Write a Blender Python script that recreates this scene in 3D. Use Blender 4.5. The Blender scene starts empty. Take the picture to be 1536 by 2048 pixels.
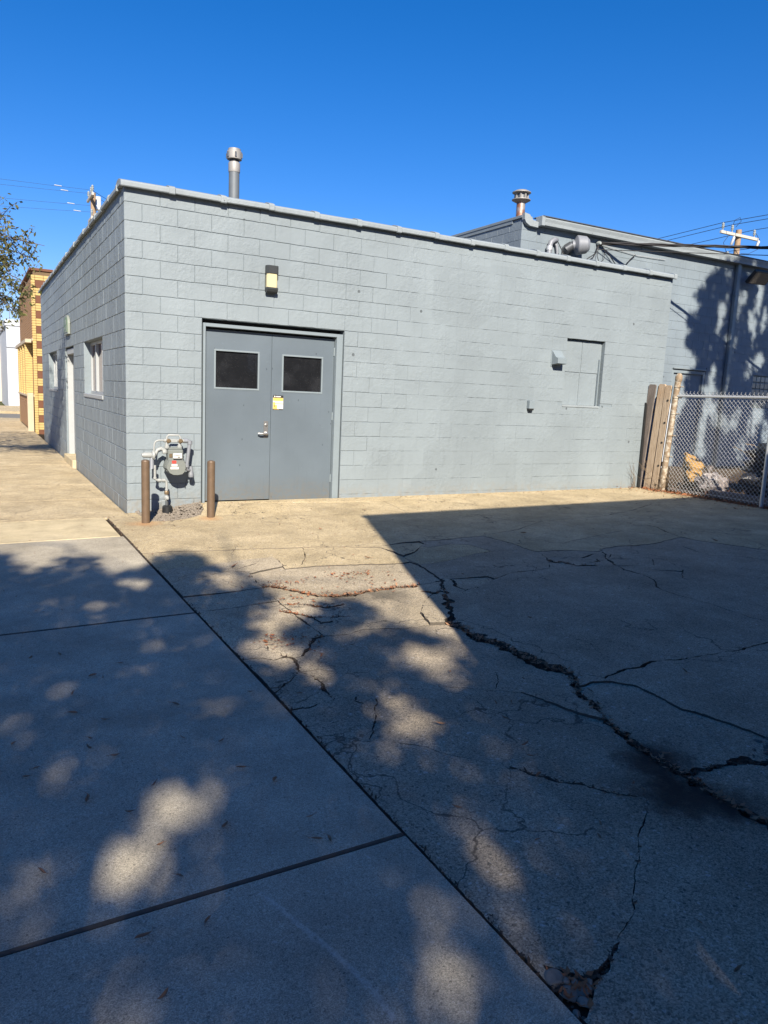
import bpy, bmesh, math, random
import numpy as np
from mathutils import Vector, Matrix, noise
from mathutils.geometry import delaunay_2d_cdt
random.seed(7); rng = np.random.default_rng(7)
S = bpy.context.scene
COL = S.collection
R = math.radians

# ------------------------------------------------------------------ camera
cam = bpy.data.cameras.new('camera'); co = bpy.data.objects.new('camera', cam); COL.objects.link(co)
right = Vector((0.87579423, -0.48066133, 0.04414908)); up = Vector((0.03702027, 0.15808515, 0.98673126)); fwd = Vector((0.48126288, 0.86253914, -0.15624427))
m = Matrix((right, up, -fwd)).transposed().to_4x4(); m.translation = Vector((-1.5719, -9.2284, 1.45))
co.matrix_world = m
cam.sensor_fit = 'HORIZONTAL'; cam.sensor_width = 36.0; cam.lens = 36.0*1471.287/1536.0
cam.clip_start = 0.05; cam.clip_end = 3000
S.camera = co
# ------------------------------------------------------------------ sky, sun, exposure
SUN_EL = R(33.2); SUN_AZ = R(19.3)                       # light travels towards +x +y
DIR = Vector((math.sin(SUN_AZ)*math.cos(SUN_EL), math.cos(SUN_AZ)*math.cos(SUN_EL), -math.sin(SUN_EL)))
w = bpy.data.worlds.new('World'); S.world = w; w.use_nodes = True
nt = w.node_tree; nt.nodes.clear()
sky = nt.nodes.new('ShaderNodeTexSky'); sky.sky_type = 'NISHITA'; sky.sun_disc = False
sky.sun_elevation = SUN_EL; sky.sun_rotation = math.pi+SUN_AZ
sky.altitude = 0; sky.air_density = 1.0; sky.dust_density = 0.2; sky.ozone_density = 5.0
bg = nt.nodes.new('ShaderNodeBackground'); bg.inputs[1].default_value = 0.069
wo = nt.nodes.new('ShaderNodeOutputWorld')
hs = nt.nodes.new('ShaderNodeHueSaturation'); hs.inputs['Saturation'].default_value = 1.32
nt.links.new(sky.outputs[0], hs.inputs['Color']); tn = nt.nodes.new('ShaderNodeMix'); tn.data_type = 'RGBA'; tn.blend_type = 'MULTIPLY'; tn.inputs[0].default_value = 1; tn.inputs[7].default_value = (1, .845, 1.03, 1)
nt.links.new(hs.outputs[0], tn.inputs[6]); nt.links.new(tn.outputs[2], bg.inputs[0]); nt.links.new(bg.outputs[0], wo.inputs[0])
sl = bpy.data.lights.new('sun', 'SUN'); sl.energy = 5.0; sl.angle = R(0.53); sl.color = (1.0, 0.90, 0.76)
so = bpy.data.objects.new('sun', sl); COL.objects.link(so)
so.rotation_euler = (-DIR).to_track_quat('Z', 'Y').to_euler(); so.location = (-20, -40, 40)
S.view_settings.view_transform = 'Standard'; S.view_settings.look = 'None'
S.view_settings.exposure = 1.1; S.view_settings.gamma = 1.0; S.view_settings.use_curve_mapping = False

# ------------------------------------------------------------------ materials
class N:
    def __init__(s, name):
        s.m = bpy.data.materials.new(name); s.m.use_nodes = True; s.t = s.m.node_tree; s.t.nodes.clear()
        s.b = s.n('ShaderNodeBsdfPrincipled'); s.o = s.n('ShaderNodeOutputMaterial'); s.l(s.b.outputs[0], s.o.inputs[0])
    def n(s, t, **k):
        x = s.t.nodes.new(t)
        for a, v in k.items(): setattr(x, a, v)
        return x
    def l(s, a, b): s.t.links.new(a, b)
    def pos(s, scale=None):
        g = s.n('ShaderNodeNewGeometry').outputs['Position']
        if scale:
            mp = s.n('ShaderNodeMapping'); mp.inputs['Scale'].default_value = scale; s.l(g, mp.inputs[0]); return mp.outputs[0]
        return g
    def noise(s, sc, det=4, rough=.55, vec=None):
        x = s.n('ShaderNodeTexNoise'); x.inputs['Scale'].default_value = sc; x.inputs['Detail'].default_value = det; x.inputs['Roughness'].default_value = rough
        s.l(vec if vec is not None else s.pos(), x.inputs['Vector']); return x.outputs[0]
    def voro(s, sc, feature='F1', vec=None):
        x = s.n('ShaderNodeTexVoronoi'); x.inputs['Scale'].default_value = sc; x.feature = feature
        s.l(vec if vec is not None else s.pos(), x.inputs['Vector']); return x
    def ramp(s, f, *stops):
        x = s.n('ShaderNodeValToRGB'); e = x.color_ramp.elements
        while len(e) < len(stops): e.new(.5)
        for i, (p, c) in enumerate(stops):
            e[i].position = p; e[i].color = (c, c, c, 1) if not isinstance(c, tuple) else (*c, 1)
        s.l(f, x.inputs[0]); return x.outputs[0]
    def mix(s, f, a, b, mode='MIX'):
        x = s.n('ShaderNodeMix', data_type='RGBA', blend_type=mode)
        for v, i in ((f, 0), (a, 6), (b, 7)):
            if hasattr(v, 'links') or hasattr(v, 'is_linked'): s.l(v, x.inputs[i])
            elif i == 0: x.inputs[0].default_value = v
            else: x.inputs[i].default_value = (*v, 1) if isinstance(v, tuple) else (v, v, v, 1)
        return x.outputs[2]
    def math(s, op, a, b=None):
        x = s.n('ShaderNodeMath', operation=op)
        for i, v in enumerate((a, b)):
            if v is None: continue
            if hasattr(v, 'is_linked'): s.l(v, x.inputs[i])
            else: x.inputs[i].default_value = v
        return x.outputs[0]
    def bump(s, h, strength, dist, prev=None):
        x = s.n('ShaderNodeBump'); x.inputs['Strength'].default_value = strength; x.inputs['Distance'].default_value = dist
        s.l(h, x.inputs['Height'])
        if prev is not None: s.l(prev, x.inputs['Normal'])
        return x.outputs[0]
    def col(s, c):
        if hasattr(c, 'is_linked'): s.l(c, s.b.inputs['Base Color'])
        else: s.b.inputs['Base Color'].default_value = (*c, 1)
    def set(s, rough=.6, metal=0., spec=.4, normal=None):
        s.b.inputs['Roughness'].default_value = rough; s.b.inputs['Metallic'].default_value = metal; s.b.inputs['Specular IOR Level'].default_value = spec
        if normal is not None: s.l(normal, s.b.inputs['Normal'])
        return s.m

def simple(name, c, rough=.6, metal=0., var=.12, sc=9., bump=.15, spec=.4):
    a = N(name); f = a.noise(sc, 5)
    a.col(a.mix(f, tuple(v*(1-var) for v in c), tuple(min(1, v*(1+var)) for v in c)))
    return a.set(rough, metal, spec, a.bump(a.noise(sc*12, 3), bump, .003) if bump else None)

def paint_mat(name, c, lump=.5):
    a = N(name)
    big = a.noise(1.1, 5); c1 = a.mix(a.ramp(big, (.3, 0.), (.72, 1.)), tuple(v*.9 for v in c), tuple(v*1.09 for v in c))
    cell = a.n('ShaderNodeTexVoronoi'); cell.distance = 'CHEBYCHEV'; cell.inputs['Scale'].default_value = .8; a.l(a.pos((1, 1, 1.5)), cell.inputs['Vector'])
    sc1 = a.n('ShaderNodeSeparateColor'); a.l(cell.outputs['Color'], sc1.inputs[0]); c1 = a.mix(1., c1, a.ramp(sc1.outputs[0], (0., .955), (1., 1.04)), 'MULTIPLY')   # repainted patches
    c2 = a.mix(a.ramp(a.noise(24, 3), (.69, 0.), (.75, 1.)), c1, tuple(v*1.22 for v in c))     # thin, brighter touch-ups
    dots = a.voro(2.3); c3 = a.mix(a.math('LESS_THAN', dots.outputs['Distance'], .05), c2, tuple(v*.45 for v in c))
    z = a.n('ShaderNodeSeparateXYZ'); a.l(a.pos(), z.inputs[0])                     # splash dirt on the lowest course
    low = a.math('MULTIPLY', a.ramp(a.math('ADD', z.outputs[2], a.math('MULTIPLY', a.noise(5, 5), .25)), (.06, .55), (.34, 0.)), a.ramp(a.noise(14, 5), (.35, 0.), (.65, 1.)))
    c3 = a.mix(low, c3, (.20, .165, .115))
    run = a.ramp(a.noise(5, 4, .6, a.pos((3.2, 3.2, .22))), (.56, 0.), (.80, .42)); c3 = a.mix(run, c3, tuple(v*.72 for v in c))
    a.col(c3)
    patch = a.ramp(a.noise(1.9, 4), (.42, .25), (.62, 1.))                       # trowelled and over-painted patches
    n1 = a.bump(a.math('MULTIPLY', a.noise(19, 5, .6), patch), lump, .022)
    n2 = a.bump(a.noise(90, 3, .6), lump*.4, .0025, n1)
    return a.set(.62, 0, .35, n2)
M = {}
M['wall'] = paint_mat('grey_wall_paint', (.188, .224, .246), .5)
M['mortar'] = paint_mat('grey_wall_joint', (.170, .206, .229), .4)
M['tall'] = paint_mat('grey_rear_wall_paint', (.170, .208, .238), .4)
M['coping'] = paint_mat('coping_paint', (.222, .256, .276), .5)
a = N('door_paint'); c = (.098, .124, .148)
q = a.mix(a.ramp(a.noise(1.3, 5), (.3, 0.), (.7, 1.)), tuple(v*.9 for v in c), tuple(v*1.1 for v in c))
q = a.mix(a.ramp(a.noise(4, 5, .6, a.pos((5, 5, .5))), (.58, 0.), (.8, .3)), q, tuple(v*.65 for v in c))
sc_ = a.voro(5.5, vec=a.pos((1.6, 1, .7))); q = a.mix(a.math('MULTIPLY', a.math('LESS_THAN', sc_.outputs['Distance'], .055), .8), q, tuple(v*.35 for v in c))
sc_ = a.voro(9, vec=a.pos((.5, 1, 1.8))); q = a.mix(a.math('MULTIPLY', a.math('LESS_THAN', sc_.outputs['Distance'], .03), .7), q, tuple(v*1.9 for v in c))
z = a.n('ShaderNodeSeparateXYZ'); a.l(a.pos(), z.inputs[0]); q = a.mix(a.math('MULTIPLY', a.ramp(a.math('ADD', z.outputs[2], a.math('MULTIPLY', a.noise(7, 5), .22)), (.10, .6), (.42, 0.)), a.ramp(a.noise(22, 4), (.4, .2), (.6, 1.))), q, (.13, .115, .09))
a.col(q); M['door'] = a.set(.42, 0, .4, a.bump(a.noise(3.5, 3), .25, .012))
M['frame'] = simple('door_frame_paint', (.175, .213, .236), .5, 0, .08, 6, .15)
M['trimw'] = simple('white_window_frame', (.30, .32, .33), .5, 0, .08, 8, .1)
M['doorw'] = simple('pale_door', (.23, .25, .265), .5, 0, .12, 14, .1)
M['steel'] = simple('brushed_steel', (.36, .36, .355), .38, .8, .15, 30, .1)
M['darksteel'] = simple('dark_steel', (.12, .13, .14), .45, .6, .2, 20, .1)
M['galv'] = simple('galvanised_metal', (.50, .52, .53), .42, .45, .15, 25, .1)
M['wiregalv'] = simple('galvanised_fence_wire', (.46, .47, .47), .5, .1, .12, 25, 0)
M['fluecap'] = simple('dull_flue_cap', (.27, .265, .255), .55, .25, .25, 9, .1)
M['fluegrey'] = simple('grey_flue_metal', (.12, .138, .155), .55, .15, .15, 8, .1)
M['flashing'] = simple('roof_flashing', (.20, .235, .25), .5, .2, .15, 5, .1)
M['black'] = simple('black_plastic', (.016, .017, .018), .45, 0, .3, 10, .2)
M['lampblk'] = simple('lamp_black_metal', (.032, .036, .038), .45, 0, .2, 10, .1)
M['lens'] = simple('cream_lens', (.50, .45, .27), .25, 0, .06, 20, .05)
M['meter'] = simple('meter_paint', (.150, .165, .155), .5, 0, .12, 30, .1)
M['pipe'] = simple('pipe_paint', (.27, .285, .28), .5, 0, .14, 30, .1)
M['pipeg'] = simple('grey_pipe', (.185, .20, .225), .5, .1, .14, 30, .1)
M['white'] = simple('white_label', (.55, .55, .53), .5, 0, .04, 30, 0)
M['red'] = simple('red_label', (.55, .05, .04), .5, 0, .1, 30, 0)
M['yellow'] = simple('yellow_print', (.56, .38, .10), .5, 0, .08, 30, 0)
M['ink'] = simple('black_print', (.02, .02, .02), .5, 0, .1, 30, 0)
M['brass'] = simple('worn_brass', (.17, .125, .075), .45, .5, .25, 40, .1)
M['roof'] = simple('roof_felt', (.10, .10, .10), .9, 0, .2, 3, .3)
a = N('red_brick_wall'); sx = a.n('ShaderNodeSeparateXYZ'); a.l(a.pos(), sx.inputs[0]); cb = a.n('ShaderNodeCombineXYZ'); a.l(a.math('ADD', sx.outputs[0], sx.outputs[1]), cb.inputs[0]); a.l(sx.outputs[2], cb.inputs[1])
br = a.n('ShaderNodeTexBrick'); a.l(cb.outputs[0], br.inputs['Vector']); br.inputs['Scale'].default_value = 1.0; br.inputs['Brick Width'].default_value = .21; br.inputs['Row Height'].default_value = .073; br.inputs['Mortar Size'].default_value = .005
br.inputs['Color1'].default_value = (.22, .10, .065, 1); br.inputs['Color2'].default_value = (.30, .16, .11, 1); br.inputs['Mortar'].default_value = (.30, .27, .23, 1)
a.col(a.mix(1., br.outputs['Color'], a.ramp(a.noise(3, 5), (.3, .8), (.7, 1.15)), 'MULTIPLY')); M['brick_red'] = a.set(.88, 0, .3, a.bump(br.outputs['Fac'], -.5, .006))
M['cream_wall'] = simple('pale_far_wall', (.50, .46, .38), .8, 0, .08, 2, .1)
M['far_grey'] = simple('far_grey_wall', (.40, .43, .47), .8, 0, .06, 2, .1)
M['asphalt'] = simple('asphalt', (.15, .145, .13), .9, 0, .25, 4, .5)
M['bark'] = simple('bark', (.10, .08, .06), .95, 0, .35, 18, .8)
M['polewood'] = simple('pole_wood', (.27, .19, .12), .9, 0, .3, 9, .4)
M['armwood'] = simple('crossarm_paint', (.40, .38, .34), .7, 0, .15, 6, .3)
M['insul'] = simple('insulator', (.25, .28, .28), .3, 0, .3, 9, .0)
M['wire'] = simple('wire', (.018, .018, .02), .6, 0, .2, 5, 0)
M['wiregrey'] = simple('grey_wire', (.32, .34, .36), .5, 0, .2, 5, 0)
M['bollard'] = simple('bollard_brown', (.115, .078, .050), .5, .1, .3, 14, .25)
M['stone'] = simple('rubble_stone', (.20, .18, .15), .9, 0, .6, 40, .5)
M['gravel'] = simple('gravel', (.19, .165, .135), .95, 0, .6, 45, .4)
M['brick_y'] = simple('yellow_brick', (.43, .315, .125), .85, 0, .22, 6, .3)
M['brick_tan_dimmed'] = simple('tan_and_dimmed_brick', (.30, .175, .085), .85, 0, .22, 6, .3)  # tan brick, also used for yellow brick dimmed by grazing light
M['brown'] = simple('brown_panel_brick', (.125, .052, .028), .85, 0, .15, 6, .2)
M['beige'] = simple('beige_trim', (.42, .35, .25), .7, 0, .12, 5, .2)
M['ymort'] = simple('brick_mortar', (.13, .09, .05), .95, 0, .2, 10, .3)
M['green'] = simple('green_sign', (.12, .19, .09), .5, 0, .15, 15, 0)
M['signw'] = simple('sign_white', (.20, .225, .20), .5, 0, .1, 15, 0)
M['basket'] = simple('woven_straw', (.33, .20, .065), .8, 0, .3, 40, .4)
M['shrub'] = simple('dry_twig', (.16, .12, .08), .95, 0, .3, 30, .3)
M['leafb'] = simple('dry_brown_leaf', (.25, .14, .08), .8, 0, .55, 30, .2)
M['leafo'] = simple('orange_leaf', (.26, .105, .045), .8, 0, .45, 30, .2)
M['leafd'] = simple('rotting_litter', (.075, .052, .036), .95, 0, .6, 40, .3)
M['postpaint'] = None
def glass(name, c, rough=.04, spec=.6):
    a = N(name); d = a.mix(a.ramp(a.noise(5, 5), (.45, 0.), (.8, 1.)), c, tuple(v*1.8+.004 for v in c))
    specks = a.voro(60); d = a.mix(a.math('MULTIPLY', a.math('LESS_THAN', specks.outputs['Distance'], .09), .5), d, (.25, .25, .24))
    a.col(d); return a.set(rough, 0, spec)
M['glass'] = glass('dark_glass', (.010, .011, .013), .015, .6); M['glass_red_reflection'] = glass('painted_red_reflection_glass', (.05, .012, .012), .08, .3)  # street panes carry the red reflection of opposite brickwork in their colour
M['glassblock'] = glass('glass_block', (.16, .19, .19), .12)

def wood_mat(name, a_, b_):
    a = N(name); v = a.pos((14, 14, .9)); f = a.noise(6, 6, .6, v)
    k = a.voro(3.0, vec=a.pos((2.5, 2.5, 1.)));
    c = a.mix(a.ramp(f, (.25, 0.), (.75, 1.)), a_, b_)
    c = a.mix(a.math('LESS_THAN', k.outputs['Distance'], .045), c, (.02, .015, .01)); c = a.mix(a.ramp(a.noise(1.6, 5), (.5, 0.), (.8, .45)), c, (.33, .17, .06) if 'tan' in name else (.06, .055, .05))
    a.col(c); return a.set(.85, 0, .25, a.bump(f, .6, .004))
M['woodgrey'] = wood_mat('weathered_grey_board', (.085, .07, .06), (.25, .215, .19))
M['woodtan'] = wood_mat('weathered_tan_board', (.24, .17, .11), (.56, .46, .34))
a = N('peeling_post_paint'); f = a.ramp(a.noise(16, 5), (.42, 0.), (.52, 1.)); a.col(a.mix(f, (.40, .36, .29), (.24, .18, .12))); M['postpaint'] = a.set(.7, .1, .3, a.bump(f, .3, .004))
a = N('clear_plastic_bag'); a.col(a.mix(a.noise(30, 5), (.10, .08, .075), (.34, .31, .30))); M['bag'] = a.set(.25, 0, .6, a.bump(a.noise(22, 4), .9, .03))
a = N('black_tarp'); a.col(a.mix(a.noise(12, 4), (.010, .010, .012), (.03, .03, .032))); M['tarp'] = a.set(.35, 0, .5, a.bump(a.noise(9, 5), .8, .06))
a = N('rusty_flue'); f = a.ramp(a.noise(7, 5), (.4, 0.), (.6, 1.)); a.col(a.mix(f, (.26, .12, .07), (.34, .31, .29))); M['rustflue'] = a.set(.5, .5, .4)
a = N('soil'); a.col(a.mix(a.noise(30, 5), (.022, .017, .012), (.06, .046, .034))); M['soil'] = a.set(1, 0, .1, a.bump(a.noise(70, 3), .8, .01))
a = N('yard_dirt'); a.col(a.mix(a.noise(7, 6), (.055, .042, .03), (.13, .10, .07))); M['dirt'] = a.set(1, 0, .1, a.bump(a.noise(50, 4), .8, .02))
a = N('grass_ground'); a.col(a.mix(a.noise(3, 6), (.05, .07, .025), (.10, .10, .045))); M['grass'] = a.set(1, 0, .1, a.bump(a.noise(60, 4), .8, .03))

def leaf_mat(name, c1, c2, c3):
    a = N(name); f = a.noise(7, 3); c = a.mix(a.ramp(f, (.35, 0.), (.65, 1.)), c1, c2)
    c = a.mix(a.ramp(a.noise(31, 2), (.58, 0.), (.66, 1.)), c, c3)
    a.col(c); a.set(.55, 0, .35)
    tr = a.n('ShaderNodeBsdfTranslucent'); a.l(c, tr.inputs[0]); mx = a.n('ShaderNodeMixShader'); mx.inputs[0].default_value = .42
    a.l(a.b.outputs[0], mx.inputs[1]); a.l(tr.outputs[0], mx.inputs[2]); a.l(mx.outputs[0], a.o.inputs[0]); return a.m
M['leaf'] = leaf_mat('street_tree_leaf', (.085, .105, .035), (.17, .175, .065), (.24, .19, .075))

def concrete(name, c1, c2, agg=90, aggstr=.35, bump=.35, broom=False, stain=.35, blots=(), mark=None):
    a = N(name)
    base = a.mix(a.ramp(a.noise(1.3, 6), (.3, 0.), (.7, 1.)), c1, c2)
    base = a.mix(a.math('MULTIPLY', a.ramp(a.noise(.55, 6, .65), (.5, 0.), (.75, 1.)), stain), base, tuple(v*.45 for v in c1))
    v = a.voro(agg*2.4); cell = a.n('ShaderNodeSeparateColor'); a.l(v.outputs['Color'], cell.inputs[0])
    k = a.ramp(cell.outputs[0], (.0, 1-aggstr*.8), (.5, 1.), (1., 1+aggstr*.8))
    base = a.mix(1., base, k, 'MULTIPLY')
    for sc, thr, rad, cc, st in ((agg*.75, .86, .34, (.50, .46, .39), 1.1), (agg*.34, .93, .24, (.52, .48, .42), 1.2), (agg*.6, .88, .30, (.06, .055, .05), 1.2)):
        wob = a.n('ShaderNodeVectorMath', operation='ADD'); nz = a.n('ShaderNodeTexNoise'); nz.inputs['Scale'].default_value = sc*1.3; a.l(a.pos(), nz.inputs['Vector'])
        ms = a.n('ShaderNodeVectorMath', operation='SCALE'); a.l(nz.outputs['Color'], ms.inputs[0]); ms.inputs['Scale'].default_value = .9/sc; a.l(a.pos(), wob.inputs[0]); a.l(ms.outputs[0], wob.inputs[1])
        peb = a.voro(sc, vec=wob.outputs[0]); pc = a.n('ShaderNodeSeparateColor'); a.l(peb.outputs['Color'], pc.inputs[0])
        pm = a.math('MULTIPLY', a.math('LESS_THAN', peb.outputs['Distance'], rad), a.math('GREATER_THAN', pc.outputs[1], thr))
        base = a.mix(a.math('MINIMUM', a.math('MULTIPLY', pm, aggstr*st), .8), base, cc)
    blot = a.ramp(a.noise(3.3, 6, .7), (.35, .80), (.68, 1.14)); base = a.mix(1., base, blot, 'MULTIPLY')
    if agg < 100:                                                       # hairline map cracking
        wv = a.n('ShaderNodeVectorMath', operation='ADD'); nz = a.n('ShaderNodeTexNoise'); nz.inputs['Scale'].default_value = 4; nz.inputs['Detail'].default_value = 6; a.l(a.pos(), nz.inputs['Vector'])
        ms = a.n('ShaderNodeVectorMath', operation='SCALE'); a.l(nz.outputs['Color'], ms.inputs[0]); ms.inputs['Scale'].default_value = .38; a.l(a.pos(), wv.inputs[0]); a.l(ms.outputs[0], wv.inputs[1])
        he = a.voro(1.25, 'DISTANCE_TO_EDGE', wv.outputs[0]); hl = a.math('MULTIPLY', a.ramp(he.outputs['Distance'], (.0025, 1.), (.0075, 0.)), a.ramp(a.noise(.9, 4), (.46, 0.), (.56, .85)))
        base = a.mix(hl, base, (.045, .04, .034))
    fine = a.noise(320, 2); base = a.mix(1., base, a.ramp(fine, (.3, .72), (.7, 1.22)), 'MULTIPLY')
    for (px, py, r, cc, st) in blots:                                  # rust at the posts, an old spill, plain dark patches
        d = a.n('ShaderNodeVectorMath', operation='DISTANCE'); a.l(a.pos(), d.inputs[0]); d.inputs[1].default_value = (px, py, -.09)
        g = a.ramp(a.math('ADD', a.math('DIVIDE', d.outputs['Value'], r), a.math('MULTIPLY', a.math('SUBTRACT', a.noise(7, 5, .65), .5), 1.3)), (.15, st), (1., 0.))
        base = a.mix(g, base, cc)
    if mark:
        for p, q in zip(mark[:-1], mark[1:]):                          # an old tyre scuff on the slab
            p = Vector(p); q = Vector(q); t = (q-p).normalized(); n = Vector((-t.y, t.x))
            sp = a.n('ShaderNodeVectorMath', operation='SUBTRACT'); a.l(a.pos(), sp.inputs[0]); sp.inputs[1].default_value = (p.x, p.y, 0)
            da = a.n('ShaderNodeVectorMath', operation='DOT_PRODUCT'); a.l(sp.outputs[0], da.inputs[0]); da.inputs[1].default_value = (t.x, t.y, 0)
            db = a.n('ShaderNodeVectorMath', operation='DOT_PRODUCT'); a.l(sp.outputs[0], db.inputs[0]); db.inputs[1].default_value = (n.x, n.y, 0)
            inside = a.math('MULTIPLY', a.math('GREATER_THAN', da.outputs['Value'], 0.), a.math('LESS_THAN', da.outputs['Value'], (q-p).length))
            across = a.ramp(a.math('ABSOLUTE', db.outputs['Value']), (.004, .38), (.013, 0.))
            base = a.mix(a.math('MULTIPLY', a.math('MULTIPLY', inside, across), a.ramp(a.noise(60, 3), (.3, .3), (.6, 1.))), base, (.62, .58, .52))
    a.col(base)
    n = a.bump(v.outputs['Distance'], bump, .003); n = a.bump(fine, bump*.8, .0015, n)
    if broom:
        n = a.bump(a.noise(9, 5, .6, a.pos((26, .5, 1))), .30, .002, n)
    n = a.bump(a.noise(6, 5), .25, .012, n)
    return a.set(.88, 0, .3, n)

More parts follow.
